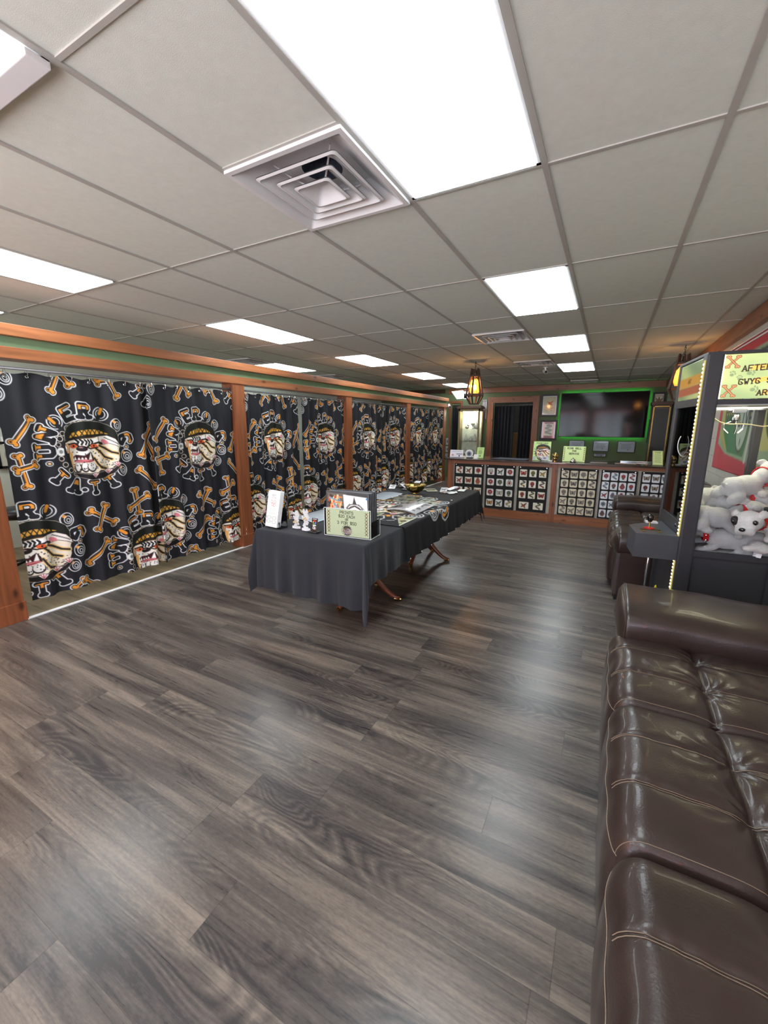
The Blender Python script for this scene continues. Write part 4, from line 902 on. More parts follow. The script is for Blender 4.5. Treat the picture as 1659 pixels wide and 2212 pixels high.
# ------------------------------------------------------------------ sofas
def sofa(name, y_near, y_far, cushions, arm_near, arm_far, label, tilt=0.0, xf=.13, xb=1.07):
    """front at xf (facing -X), seat z .47; cushions: list of (y0, y1); arms: (y0, y1)"""
    t = empty(name, (xf, y_near, 0), label=label, cat='sofa', group='brown leather sofas along the right wall')
    D = xb-xf; rnd = np.random.RandomState(int(y_far*100)); ya = y_near
    MB().box(.045, D, cushions[0][0]-ya, cushions[-1][1]-ya, .03, .30, .02).build('base', M_LEATHER, t)
    for (y0, y1) in cushions:
        W = y1-y0; ns, ny = 150, 110
        # profile from front bottom, up the front, over the nose and back
        s = np.linspace(0, 1, ns); prof = []
        for q in s:
            l = q*1.12
            if l < .33: prof.append((.0-.012*math.sin(PI*l/.33), .06+l))
            elif l < .33+.11: a = (l-.33)/.11*PI/2; prof.append((.07-.07*math.cos(a), .39+.07*math.sin(a)))
            else: prof.append((.07+(l-.44), .46))
        prof = np.array(prof); tg = np.gradient(prof, axis=0); tg /= np.linalg.norm(tg, axis=1)[:, None]; nn = np.stack([-tg[:, 1], tg[:, 0]], 1)
        yv = np.linspace(0, 1, ny); S, V = np.meshgrid(s*1.12, yv*W, indexing='ij')
        e = np.minimum(V, W-V); puff = .022*(1-np.exp(-e/.05))-.040*np.exp(-e/.012)
        cross = [W/3, 2*W/3]; dl = S-(.44+.26); disp = puff*1.0
        top = np.clip((S-.36)/.08, 0, 1)
        h1 = rnd.rand()*6
        for k, c in enumerate(cross):
            d = V-c
            wr = np.sin(S*110+2*np.sin(S*23+k+h1))*np.exp(-np.abs(d)/.022)*.0016
            disp += top*(-.010*np.exp(-(d/.010)**2)-.004*np.exp(-(d/.03)**2)+wr)
        disp += top*(-.012*np.exp(-(dl/.010)**2)-.012*np.exp(-(dl/.045)**2))
        # wrinkles radiating from the buttoned crossing
        for c in cross:
            dx_, dy_ = dl, V-c; rr_ = np.hypot(dx_, dy_)+1e-4; an = np.arctan2(dy_, dx_)
            disp += top*(-.006*np.exp(-(rr_/.05)**2)+.0042*np.sin(an*11+3*np.sin(rr_*20+h1))*np.exp(-rr_/.085)*np.clip(rr_/.02, 0, 1))
        disp += .0022*np.sin(V*38+3*np.sin(S*6+h1))*np.exp(-((S-.33)/.10)**2)+.0016*np.sin(V*16+S*9+h1)*np.sin(S*14+2*h1)
        disp += .010*np.sin(PI*V/W)*top
        X = prof[:, 0][:, None]+nn[:, 0][:, None]*disp; Z = prof[:, 1][:, None]+nn[:, 1][:, None]*disp
        P = np.stack([X, V+y0-ya, Z], 2)
        # close the side walls
        o = grid_mesh('seat_cushion', P[:, ::-1], M_LEATHER, t)
        sm = MB().box(.10, 1.12-.46+.06, y0-ya+.012, y1-ya-.012, .30, .44); sm.build('cushion_core', M_LEATHER, o)
        for c in cross:
            j = int(c/W*(ny-1)); b = MB()
            for dj, off in ((-1, 0), (1, 0)): b.tube([tuple(P[i, j+dj]+np.array([-.0006, 0, .0012])) for i in range(int(.36/1.12*ns), ns-2, 2)], .0011, 5)
            b.build('stitching', M_STITCH, o)
        i0 = int(.335/1.12*ns); b = MB(); b.tube([tuple(P[i0, j]+np.array([-.0015, 0, .0005])) for j in range(3, ny-3, 2)], .0016, 5); b.tube([tuple(P[i, 4]+np.array([0, 0, .001])) for i in range(i0, ns-2, 2)], .0011, 5)
        b.build('stitching', M_STITCH, o)
    def arm(y0, y1, z_top=.625):
        cy = (y0+y1)/2-ya; sy = (y1-y0)/2; n = 40; m_ = 70; L_ = D-.05
        vs = np.zeros((m_, n, 3)); u = np.linspace(0, 1, m_)
        for i, q in enumerate(u):
            x = .005+q*L_; sc = min(1, (q/.02+.001)**.5) if q < .02 else 1; sc = max(.55, sc) if i > 0 else .0001
            if i == 1: sc = .80
            if i == 2: sc = .93
            if i >= m_-1: sc = .0001
            for k in range(n):
                a = 2*PI*k/n; ca, sa = math.cos(a), math.sin(a); p = .62
                yy = sy*math.copysign(abs(ca)**p, ca); zz = .115*math.copysign(abs(sa)**p, sa)
                wr = .003*math.sin(a*6+q*30)*math.exp(-q/.06)+.003*math.sin(q*14+a*2)+.004*math.sin(q*5+a)
                vs[i, k] = (x-(.012*math.cos(min(1, abs(sc))*PI/2) if i < 3 else 0), cy+yy*sc*(1+wr*3), z_top-.115+zz*sc*(1+wr*8)+.012*math.sin(PI*q))
        grid_mesh('arm_rest', vs, M_LEATHER, t, closed_u=True)
        b = MB(); b.tube([tuple(vs[3, k % n]+np.array([-.003, 0, 0])*1) for k in range(n+1)], .0028, 6); b.build('piping', M_LEATHER, t)
        MB().box(.03, D, cy-sy*.92, cy+sy*.92, .02, z_top-.12, .03).build('arm_panel', M_LEATHER, t)
    for a in (arm_near, arm_far):
        if a: arm(*a)
    # backrest cushions against the wall
    for (y0, y1) in cushions:
        vs = []; n = 20; G = np.zeros((n, n, 3)); 
        MB().box(D-.26, D-.02, y0-ya+.006, y1-ya-.006, .40, .93, .07).build('back_cushion', M_LEATHER, t, smooth=True)
    for z in (.0,):
        b = MB()
        for yy in (arm_near[0] if arm_near else y_near, (arm_far[1] if arm_far else y_far)-.08):
            for xx in (.05, D-.12): b.box(xx, xx+.06, yy-ya+.01, yy-ya+.07, 0, .03)
        b.split('foot', M_BLACK, t)
    return t
sofa('sofa', -.40, 2.80, [(-.02, .42), (.42, 1.09), (1.09, 1.76), (1.76, 2.43)], (-.46, -.02), (2.30, 2.84), 'big brown leather sofa in the right foreground, seen from above')
sofa('sofa', 4.06, 6.5, [(4.45, 5.02), (5.02, 5.59), (5.59, 6.16)], (4.08, 4.48), (6.12, 6.54), 'dark brown leather sofa beyond the glass arcade machine, in front of the counter')
# ------------------------------------------------------------------ glass arcade (claw) machine
# local axes: x = depth to the wall, y = away from the camera; origin at the near front corner on the floor
CMX, CMY, CRZ = .50, 3.38, math.radians(6.5)
cm = empty('claw_machine', (CMX, CMY, 0), rz=CRZ, label='black glass-sided claw arcade machine full of plush dogs, beside the sofa', cat='arcade machine')
CD, CWD, CT = .56, .64, 2.0   # depth, width, height
ZB = .69
MB().box(.02, CD, .02, CWD, .03, ZB, .006).build('cabinet', M_DARKM, cm)
b = MB(); b.box(.0, .09, .0, .09, .02, CT, .012); b.box(.0, .05, CWD-.04, CWD, .02, CT, .006); b.box(CD-.05, CD, .0, .05, .02, CT, .006); b.box(CD-.05, CD, CWD-.05, CWD, .02, CT, .006); b.split('corner_post', M_DARKM, cm)
b = MB(); b.box(.0, CD, .0, CWD, CT-.012, CT+.006, .003); b.box(.09, CD, .004, .04, 1.685, 1.715); b.box(.004, .04, .09, CWD-.04, 1.68, 1.73); b.box(.09, CD, .004, .03, ZB-.02, ZB+.02); b.box(.004, .03, .09, CWD-.04, ZB+.10, ZB+.20); b.split('cross_rail', M_DARKM, cm)
b = MB(); b.box(.09, CD-.05, .012, .018, ZB+.02, 1.685); b.box(.012, .018, .09, CWD-.04, ZB+.2, 1.68); b.box(.09, CD-.05, CWD-.02, CWD-.014, ZB, 1.7); b.split('glass_pane', M_GLASS, cm)
b = MB(); b.box(.03, CD-.02, .03, CWD-.02, ZB-.01, ZB+.01); b.build('prize_floor', M_WHITE, cm)
# backlit sign on the near face
def signbg(cv, seed):
    X, Y = np.meshgrid(cv.x, cv.y); a = .5+.25*np.sin(X*9+3*np.sin(Y*11+seed))+.25*np.sin(Y*13+2*np.sin(X*7+seed))
    c0 = np.array((150, 172, 124))/255.; c1 = np.array((216, 226, 150))/255.; cv.c[:] = c0+(c1-c0)*a[..., None]
def paw(cv, x, y, k, ang=0.0):
    c = (138, 156, 112); ca, sa = math.cos(ang), math.sin(ang)
    T = lambda a, b_: (x+(a*ca-b_*sa)*k, y+(a*sa+b_*ca)*k)
    cv.ell(*T(0, .2), .5*k, .42*k, c)
    for a, b_ in ((-.6, -.35), (-.22, -.72), (.22, -.72), (.6, -.35)): cv.ell(*T(a, b_), .2*k, .24*k, c)
def wrench(cv, x, y, k):
    for s in (-1, 1):
        p0 = (x-s*k*.7, y-k*.75); p1 = (x+s*k*.7, y+k*.75)
        for add, col in ((k*.06, (70, 44, 30)), (0, (214, 140, 96))):
            cv.line([p0, p1], k*.11+add, col)
            for q, d in ((p0, -1), (p1, 1)):
                for t in (-1, 1): cv.ell(q[0]+t*k*.17, q[1]+d*k*.10, k*.17+add, k*.17+add, col)
sw = CD-.05-.09; sh = 1.985-1.715
cv = Canvas(sw, sh, 430, GRN); signbg(cv, 1)
for x, y, r_, a in ((.05, .12, .022, .4), (.14, .115, .026, 1.2), (.09, .145, .02, 0), (.17, .215, .026, 1.3), (.30, .12, .024, .3), (.38, .24, .022, .9), (.26, .25, .02, 0)): paw(cv, x, y, r_, a)
for x0, y0, x1, y1 in ((.15, .085, .42, .055), (.17, .16, .42, .135), (.23, .235, .42, .215)):
    cv.line([(x0, y0), (x1, y1)], .014, (232, 190, 96)); 
cv.line([(.28, .150), (.42, .135)], .014, (244, 160, 60))
wrench(cv, .045, .045, .036); wrench(cv, .045, .222, .036)
def stext(cv, txt, x, y, h, slope):
    for ch in txt:
        k = h/6
        for st in strokes(ch):
            cv.line([(x+a*k, y+h/2-b_*k+slope*a*k) for a, b_ in st], .0031, (50, 30, 22))
            for (a, b_), (a2, b2) in ((st[0], st[1]), (st[-1], st[-2])):
                if b_ in (0, 6) and b2 != b_: cv.line([(x+(a-.9)*k, y+h/2-b_*k), (x+(a+.9)*k, y+h/2-b_*k)], .0018, (50, 30, 22))
        x += k*5.6; y += slope*k*5.6
stext(cv, 'AFTERCARE', .098, .088, .032, -.05); stext(cv, 'GWYG SPRAY', .09, .168, .030, -.05); stext(cv, 'ART', .19, .236, .030, -.05)
painted_quad('near_sign', [(.092, .008, 1.985), (.092+sw, .008, 1.985), (.092+sw, .008, 1.718), (.092, .008, 1.718)], cv, M_BACKLIT, cm, .004)
MB().box(.088, .094, .002, .008, 1.718, 1.985).build('sign_edge_light', mat('pale_led', rgb(250, 246, 190), var=0, emit=(1, .95, .6, 1), es=1.6), cm)
cv = Canvas(CWD-.13, sh, 150, GRN); signbg(cv, 2); cv.line([(.0, .14), (.6, .13)], .035, (230, 170, 80)); cv.line([(.0, .21), (.6, .20)], .03, (196, 110, 80))
cv.text('ART', .25, .135, .03, (90, 60, 30), .002)
painted_quad('front_sign', [(.008, CWD-.04, 1.985), (.008, .09, 1.985), (.008, .09, 1.732), (.008, CWD-.04, 1.732)], cv, M_GLOSSY, cm, .004)
# yellow LED strip along the near front corner
b = MB(); e_ = mat('led_dot', rgb(255, 246, 170), var=0, emit=(1, .86, .35, 1), es=5)
b2 = MB(); b2.box(-.006, .003, .022, .045, .1, 1.96); b2.build('led_tape', mat('yellow_tape', rgb(140, 132, 70), rough=.4, emit=(1, .8, .3, 1), es=.25), cm)
for i in range(74): z = .12+i*.0248; b.box(-.010, -.006, .028, .040, z, z+.009)
b.build('led_dots', e_, cm)
# control box with joystick
b = MB(); b.prism([(-.262, .02), (.0, .02), (.0, .54), (-.262, .30)], .625, .80); b.build('control_box', mat('slate_grey_metal', rgb(66, 69, 74), rough=.5, bump=.04, bscale=300), cm)
j = MB().lathe([(.02, .80), (.034, .803), (.034, .812), (.001, .816)], (-.15, .19, 0), 16).build('joystick', mat('red_plastic', rgb(190, 30, 34), rough=.3), cm)
MB().tube([(-.15, .19, .81), (-.15, .19, .86)], .006, 8).build('shaft', M_BRASS, j)
MB().lathe([(.001, .912), (.014, .910), (.022, .895), (.020, .872), (.012, .855), (.001, .852)], (-.15, .19, 0), 16).build('ball_knob', mat('gloss_black', rgb(14, 14, 16), rough=.12, coat=.5), j, smooth=True)
b = MB()
for x, y in ((-.20, .10), (-.10, .10)): b.box(x-.012, x+.012, y-.016, y+.016, .80, .806, .002)
b.box(-.215, -.16, .155, .163, .80, .806); b.box(-.14, -.085, .155, .163, .80, .806); b.split('brass_plate', M_BRASS, cm)
MB().box(-.13, -.05, .40, .46, .80, .812, .002).build('white_card', M_WHITE, cm)
b = MB(); b.tube([(-.05, .55, .62), (-.05, .55, .2)], .014, 8); b.build('support_tube', M_CHROME, cm, smooth=True)
MB().ell((-.03, .30, .30), (.01, .01, .035)).build('yellow_tag', mat('yellow_plastic', rgb(220, 210, 40), rough=.4), cm)
# gantry, coiled lead and claw inside
b = MB(); b.box(.06, CD-.06, .28, .31, 1.655, 1.675); b.box(.25, .33, .24, .34, 1.635, 1.675, .006); b.split('gantry', M_CHROME, cm)
pts = []
for t in np.linspace(0, 1, 40): pts.append((.09+.42*t, .10+.02*math.sin(9*t), 1.62-.085*math.sin(PI*t)*(1+.3*math.cos(7*t))))
MB().tube(pts, .0038, 6).build('yellow_lead', mat('pale_lead', rgb(216, 206, 150), rough=.5), cm, smooth=True)
c = MB(); c.tube([(.29, .29, 1.65), (.29, .29, 1.61)], .003, 6); c.lathe([(.001, 1.63), (.022, 1.625), (.026, 1.59), (.02, 1.57), (.001, 1.565)], (.29, .29, 0), 16)
for k in range(3):
    a = 2*PI*k/3+.4; c.tube([(.29+.02*math.cos(a), .29+.02*math.sin(a), 1.58), (.29+.06*math.cos(a), .29+.06*math.sin(a), 1.56), (.29+.06*math.cos(a), .29+.06*math.sin(a), 1.53), (.29+.03*math.cos(a), .29+.03*math.sin(a), 1.50)], .005, 6)
c.build('grab_claw', M_CHROME, cm)
pts = [(.03+.05*math.sin(t), .30, 1.42+.09*math.cos(t)) for t in np.linspace(.4, 5.4, 24)]
MB().tube(pts, .003, 6).build('white_wire', M_WHITE, cm, smooth=True)
ll = bpy.data.lights.new('machine_lamp', 'AREA'); ll.energy = 3.5; ll.color = (1, .93, .66); ll.size = .4; ll.size_y = .5; ll.shape = 'RECTANGLE'
lo = bpy.data.objects.new('machine_lamp', ll); COL.objects.link(lo); lo.parent = cm; lo.location = (CD/2, CWD/2, 1.675)
MB().box(.05, CD-.05, .05, CWD-.05, 1.68, 1.70).build('lamp_panel', M_WHITE, cm)
# plush dogs
M_PLUSH = mat('white_plush', rgb(196, 198, 198), rough=.95, var=.10, vscale=28, bump=.5, bscale=190, sheen=.4)
def remeshed(name, mb, m, parent, vox=.005):
    o = mb.build(name+'_src', m); md = o.modifiers.new('r', 'REMESH'); md.mode = 'VOXEL'; md.voxel_size = vox; ms = o.modifiers.new('s', 'SMOOTH'); ms.iterations = 6; ms.factor = .6
    dg = bpy.context.evaluated_depsgraph_get(); dg.update(); me = bpy.data.meshes.new_from_object(o.evaluated_get(dg)); me.name = name; me.shade_smooth()
    old = o.data; bpy.data.objects.remove(o); bpy.data.meshes.remove(old)
    n = bpy.data.objects.new(name, me); COL.objects.link(n); n.parent = parent; return n
def make_plush():
    t = empty('plush_dog', (0, 0, 0))
    b = MB()
    b.ell((0, 0, .0), (.085, .052, .050)); b.ell((-.05, 0, .004), (.05, .050, .050)); b.ell((.085, 0, .030), (.040, .038, .036))
    b.ell((.135, 0, .045), (.056, .052, .048)); b.ell((.176, 0, .026), (.030, .036, .026)); b.ell((.178, .018, .018), (.02, .02, .022)); b.ell((.178, -.018, .018), (.02, .02, .022))
    for s in (-1, 1):
        b.ell((.055, s*.045, -.035), (.052, .018, .018), (0, .5, s*.2)); b.ell((.10, s*.052, -.052), (.02, .018, .016))
        b.ell((-.075, s*.045, -.03), (.045, .026, .028), (0, -.3, 0)); b.ell((-.04, s*.058, -.05), (.026, .018, .016))
        b.ell((.122, s*.052, .078), (.022, .010, .020), (s*.7, .3, 0))
    b.ell((-.105, 0, .03), (.022, .009, .009), (0, .8, 0))
    body = remeshed('body', b, M_PLUSH, t, .0055)
    blk = mat('black_felt_patch', rgb(24, 24, 28), rough=.6)
    MB().ell((.168, -.034, .060), (.017, .016, .021), (.4, 0, -.5)).build('eye_patch', blk, t, smooth=True)
    b = MB(); b.ell((.182, -.038, .062), (.006, .008, .008)); b.ell((.172, .036, .058), (.010, .010, .011)); b.build('eye', mat('gloss_eye', rgb(10, 10, 12), rough=.08, coat=.8), t, smooth=True)
    MB().ell((.205, 0, .036), (.008, .012, .009)).build('nose', MATS['gloss_eye'], t, smooth=True)
    b = MB(); pts = [(.088+.012*math.cos(a), .047*math.cos(a), .022+.046*math.sin(a)) for a in np.linspace(0, 2*PI, 29)]
    A = Vector((.35, 0, .0))
    vs = []; fs = []; n = 28
    for i in range(n):
        a = 2*PI*i/n
        for dx, rr in ((-.011, .0), (-.011, .004), (.011, .004), (.011, 0)): vs.append((.088+dx+.010*math.sin(a), (.046+rr)*math.cos(a), .026+(.044+rr)*math.sin(a)))
    for i in range(n):
        for q in range(3): fs.append((i*4+q, i*4+q+1, ((i+1) % n)*4+q+1, ((i+1) % n)*4+q))
    MB().add(vs, fs).build('collar', mat('red_collar', rgb(206, 34, 40), rough=.35), t)
    b = MB()
    for i in range(10): a = 2*PI*i/10; b.ell((.088+.010*math.sin(a), .051*math.cos(a), .026+.049*math.sin(a)), (.0035, .0035, .0035), nu=8, nv=6)
    b.build('studs', M_CHROME, t)
    MB().box(-.09, -.06, .03, .031, -.075, -.04).build('tag', M_WHITE, t)
    return t
p0 = make_plush()
# local to machine: x, y, z, rot
PD = [(.215, .115, ZB+.225, (.15, .03, .08), 'plush dog with a black eye patch against the near glass, mid pile'), (.40, .14, ZB+.07, (.5, 0, 2.5), 'plush dog at the lower right of the pile, head turned inwards'),
      (.30, .14, ZB+.075, (-.2, -.05, 3.05), 'plush dog at the bottom left of the pile, black patch beside the corner post'), (.30, .27, ZB+.30, (.1, .05, -.25), 'plush dog above and behind the one with the eye patch, head to the right'),
      (.20, .30, ZB+.33, (0, -.05, .25), 'plush dog behind the left end of the pile, its back along the glass'), (.37, .20, ZB+.44, (.2, -.2, .45), 'plush dog highest on the pile, rump to the left'),
      (.28, .42, ZB+.14, (.4, 0, 1.2), 'plush dog in the middle row of the pile, half buried'), (.38, .40, ZB+.26, (-.3, .1, 2.0), 'plush dog at the back right of the pile'), (.20, .46, ZB+.08, (.1, .1, .3), 'plush dog low at the far left of the pile'),
      (.46, .10, ZB+.24, (.1, .3, -2.2), 'plush dog peeping over the right side of the pile, facing the near glass')]
Mrot = Matrix.Rotation(CRZ, 4, 'Z')
for i, (x, y, z, r_, lab) in enumerate(PD):
    if i == 0: t = p0
    else:
        t = p0.copy(); COL.objects.link(t)
        for ch in p0.children:
            c = ch.copy(); COL.objects.link(c); c.parent = t
    v = Mrot @ Vector((x, y, 0)); t.location = (CMX+v.x, CMY+v.y, z+.02); t.rotation_euler = (r_[0], r_[1], r_[2]+CRZ); t.scale = (1.45, 1.45, 1.45)
    tag(t, lab, 'plush toy', 'plush dogs in the claw machine')
# ------------------------------------------------------------------ banner on the right wall
cv = Canvas(2.75, 1.30, 75, (192, 58, 70))
X, Y = np.meshgrid(cv.x, cv.y)
cv.poly([(.13, .20), (.6, .13), (1.4, .11), (2.62, .12), (2.62, 1.18), (1.4, 1.17), (.5, 1.12), (.13, 1.02)], (150, 172, 138))
cv.poly([(.16, .5), (.5, .34), (1.2, .32), (1.3, .7), (.9, 1.0), (.5, 1.08), (.2, .95)], (178, 172, 96))
cv.poly([(.3, .72), (.8, .70), (1.3, .8), (1.2, 1.12), (.6, 1.1), (.32, .9)], (70, 130, 84))
for i in range(11): cv.line([(.25+i*.10, .38+.03*(i % 3)), (.32+i*.09, .75+.03*(i % 2))], .018, (74, 78, 74)); 
for i in range(9): cv.line([(.30+i*.10, .36), (.38+i*.09, .66)], .014, (214, 186, 92))
cv.ell(1.02, .78, .20, .30, (52, 56, 54)); cv.ell(1.02, .78, .185, .285, (184, 202, 180)); cv.text('ALIVE', 1.02, .76, .13, (60, 70, 90), .013)
cv.ell(1.02, .98, .012, .03, (60, 60, 70)); cv.line([(1.36, .25), (1.28, 1.15)], .03, (206, 206, 196))
cv.text('TATTOOS', 1.35, .23, .13, (70, 78, 84), .016); cv.poly([(1.5, .4), (2.5, .4), (2.45, 1.0), (1.55, 1.05)], (196, 190, 120)); cv.ell(2.0, .72, .3, .26, (90, 96, 80)); cv.ell(2.0, .72, .2, .17, (200, 150, 80))
ba = empty('wall_banner', (XW-.004, 5.0, 1.10), label='red-edged cloth banner with an oval reading ALIVE, on the right wall', cat='banner')
painted_quad('cloth', [(0, 1.25, 1.28), (0, -1.50, 1.28), (0, -1.50, -.0), (0, 1.25, -.03)], cv, M_CLOTHP, ba, .003)
b = MB(); b.tube([(-.004, 1.27, 1.285), (-.004, -1.52, 1.285)], .008, 8); b.build('hanging_rod', M_WHITE, ba)
# ------------------------------------------------------------------ far wall
Y0 = YW
tv = empty('television', (-.215, Y0-.012, 1.262), label='large dark wall-mounted television with a green glow behind it', cat='television')
MB().box(-.985, .985, -.075, -.030, 0, 1.115, .006).build('screen_housing', M_BLACK, tv)
MB().box(-.972, .972, -.0775, -.0755, .016, 1.102).build('screen', mat('dark_screen', rgb(18, 14, 17), rough=.09, var=0, spec=.22), tv)
MB().box(-.3, .3, -.030, .0, .35, .8).build('wall_bracket', M_BLACK, tv)
MB().box(-.02, .02, -.079, -.06, 1.115, 1.125).build('sensor', M_BLACK, tv)
b = MB()
for q in ((-.93, .93, .05, .065), (-.93, .93, 1.05, 1.065), (-.93, -.915, .05, 1.06), (.915, .93, .05, 1.06)): b.box(q[0], q[1], -.031, -.025, q[2], q[3])
b.build('green_led_strip', mat('green_led', rgb(60, 230, 80), var=0, emit=(.05, 1, .12, 1), es=26), tv)
def frame(x0, x1, z0, z1, label, cvf, mat_col, mw=.0, fwid=.045, y=Y0, name='framed_print', group=None, fm=None, cat='framed picture'):
    t = empty(name, ((x0+x1)/2, y, z0), label=label, cat=cat, group=group); w = (x1-x0)/2; h = z1-z0
    b = MB(); b.box(-w, -w+fwid, -.03, 0, 0, h, .003); b.box(w-fwid, w, -.03, 0, 0, h, .003); b.box(-w+fwid, w-fwid, -.03, 0, 0, fwid, .003); b.box(-w+fwid, w-fwid, -.03, 0, h-fwid, h, .003); b.build('frame', fm or M_BLACK, t)
    iw, ih = 2*(w-fwid), h-2*fwid; cv = Canvas(iw, ih, max(70, min(200, int(70/iw))), mat_col); cvf(cv, iw, ih)
    painted_quad('artwork', [(-w+fwid, -.014, h-fwid), (w-fwid, -.014, h-fwid), (w-fwid, -.014, fwid), (-w+fwid, -.014, fwid)], cv, M_GLOSSY, t, .006); return t
def art_bird(cv, w, h):
    cv.poly([(w*.1, h*.07), (w*.9, h*.07), (w*.9, h*.93), (w*.1, h*.93)], (206, 204, 176), (120, 124, 110), .003)
    cv.poly([(w*.3, h*.3), (w*.5, h*.34), (w*.75, h*.25), (w*.62, h*.42), (w*.72, h*.5), (w*.5, h*.45)], (186, 80, 60), (80, 60, 50), .003); cv.line([(w*.2, h*.6), (w*.5, h*.7), (w*.8, h*.62)], .006, (140, 150, 120)); cv.line([(w*.3, h*.8), (w*.7, h*.78)], .006, (150, 156, 130))
def art_snake(cv, w, h):
    cv.poly([(w*.18, h*.13), (w*.82, h*.13), (w*.82, h*.84), (w*.18, h*.84)], (196, 208, 176))
    pts = [(w*(.5+.20*math.sin(a*1.5)), h*(.2+a*.058)) for a in np.linspace(0, 9.5, 30)]; cv.line(pts, w*.06, (44, 56, 46)); cv.line(pts, w*.022, (120, 136, 110)); cv.ell(w*.42, h*.22, w*.1, h*.04, (44, 56, 46))
def art_horn(cv, w, h):
    cv.poly([(w*.1, h*.1), (w*.9, h*.1), (w*.9, h*.9), (w*.1, h*.9)], (214, 218, 190), (150, 60, 60), .008)
    cv.poly([(w*.18, h*.2), (w*.4, h*.3), (w*.5, h*.15), (w*.6, h*.3), (w*.85, h*.22), (w*.7, h*.45), (w*.5, h*.52), (w*.3, h*.44)], (150, 110, 62), (60, 48, 40), .006); cv.ell(w*.5, h*.62, w*.13, h*.09, (190, 160, 120)); cv.ell(w*.52, h*.8, w*.05, h*.06, (120, 110, 90))
def art_shell(cv, w, h):
    cv.poly([(0, 0), (w, 0), (w, h), (0, h)], (200, 214, 208)); cv.poly([(w*.13, h*.09), (w*.87, h*.09), (w*.87, h*.91), (w*.13, h*.91)], (20, 22, 24))
    cv.poly([(w*.5, h*.12), (w*.66, h*.25), (w*.68, h*.6), (w*.6, h*.85), (w*.42, h*.85), (w*.34, h*.55), (w*.36, h*.28)], (190, 184, 160), (60, 60, 56), .004)
    for k in range(5): cv.line([(w*.38, h*(.3+k*.1)), (w*.5, h*(.34+k*.1)), (w*.64, h*(.29+k*.1))], .006, (110, 84, 50))
frame(-1.70, -1.26, 1.79, 2.37, 'framed bird print with white mat, upper left of the television', art_bird, (232, 234, 230))
frame(-1.68, -1.24, 1.17, 1.70, 'framed black snake print with dark red mat, lower left of the television', art_snake, (120, 40, 44))
frame(.83, 1.10, 1.77, 2.34, 'framed horned figure print, upper right of the television', art_horn, (226, 214, 210))
frame(.82, 1.09, 1.14, 1.70, 'framed print of a pale carved shape on black, lower right of the television', art_shell, (226, 230, 228))
def cert(cv, w, h):
    for k in range(4): cv.line([(w*.2, h*(.25+.14*k)), (w*(.8-.05*(k % 2)), h*(.25+.14*k))], .006, (140, 146, 156))
    cv.ell(w*.15, h*.2, .01, .01, (120, 130, 140)); cv.ell(w*.85, h*.2, .01, .01, (120, 130, 140)); cv.ell(w*.62, h*.78, .014, .014, (150, 130, 130))
for x0, x1, z0, z1, lab in ((-.92, -.54, .92, 1.175, 'certificate under the left half of the television, partly behind the bell sign'), (-.345, .02, .90, 1.175, 'certificate under the middle of the television'), (.21, .60, .89, 1.175, 'certificate under the right half of the television'), (-.31, -.02, .765, .855, 'small narrow plaque below the middle certificate')):
    frame(x0, x1, z0, z1, lab, cert, (188, 198, 208), fwid=.012, name='framed_certificate', group='certificates below the television', cat='certificate')
# doorway curtains and dim room behind
def dark_curtain(x0, x1, y, z1, seed, label, name='dark_curtain'):
    t = empty(name, (x0, y, .02), label=label, cat='curtain', group='plain black doorway curtains'); nu = 60; nv = 12
    u = np.linspace(0, 1, nu)[None, :]; v = np.linspace(0, 1, nv)[:, None]; w = x1-x0
    P = np.stack([u*w+0*v, .03*np.sin(2*PI*u*max(2, w/.09)+seed)*(.5+.5*v)+0*v, (1-v)*(z1-.04)+0*u], 2)
    grid_mesh('fabric', P, M_DOORCURT, t)
dark_curtain(-2.955, -2.40, YW+.07, 2.10, 1, 'black curtain on the left side of the wide doorway in the far wall')
dark_curtain(-2.27, -1.915, YW+.07, 2.10, 4, 'black curtain on the right side of the wide doorway in the far wall')
dark_curtain(-4.21, -3.94, YW+.06, 2.1, 2, 'black curtain in the narrow doorway at the far left')
for x0, x1, z, lab in ((-2.965, -1.905, 2.115, 'curtain rod across the wide doorway in the far wall'), (-4.215, -3.935, 2.11, 'curtain rod across the narrow doorway at the far left')):
    r = MB().tube([(x0, YW+.065, z), (x1, YW+.065, z)], .012, 10).build('curtain_rod', M_CHROME); tag(r, lab, 'curtain rod')
t = empty('storage_shelf', (-2.33, YW+.55, 0), label='tan boxed shelf dimly seen between the doorway curtains', cat='shelf')
b = MB(); b.box(-.16, .10, -.1, .3, .0, 1.35, .01); b.build('box_stack', mat('cardboard', rgb(150, 112, 70), rough=.8), t); MB().box(.10, .20, -.1, .3, 0, 1.75, .01).build('upright', M_PINEZ, t)
# curio cabinet left
t = empty('curio_cabinet', (-3.55, YW-.42, 0), label='tall wooden curio cabinet with lit glass front, left of the wide doorway', cat='display cabinet')
M_OAK = mat('golden_oak', rgb(128, 112, 72), rough=.35, var=.15, vscale=14)
w, dp, hh = .31, .36, 2.02
b = MB(); b.box(-w, -w+.05, 0, .03, .62, hh, .004); b.box(w-.05, w, 0, .03, .62, hh, .004); b.box(-w, w, 0, .03, hh-.07, hh); b.box(-w, w, 0, .03, .62, .74); b.box(w-.03, w, .03, dp, .62, .74); b.box(w-.03, w, dp-.04, dp, .74, hh); b.box(w-.03, w, .03, dp, hh-.07, hh); b.build('frame', M_OAK, t)
MB().box(-w, w, 0, dp, 0.0, .62, .006).build('base', M_OAK, t)
b = MB(); b.box(-w-.04, w+.04, -.04, dp, hh, hh+.05, .01); b.box(-w-.02, w+.02, -.02, dp, hh+.05, hh+.08, .006); b.build('cornice', M_WALNUT, t)
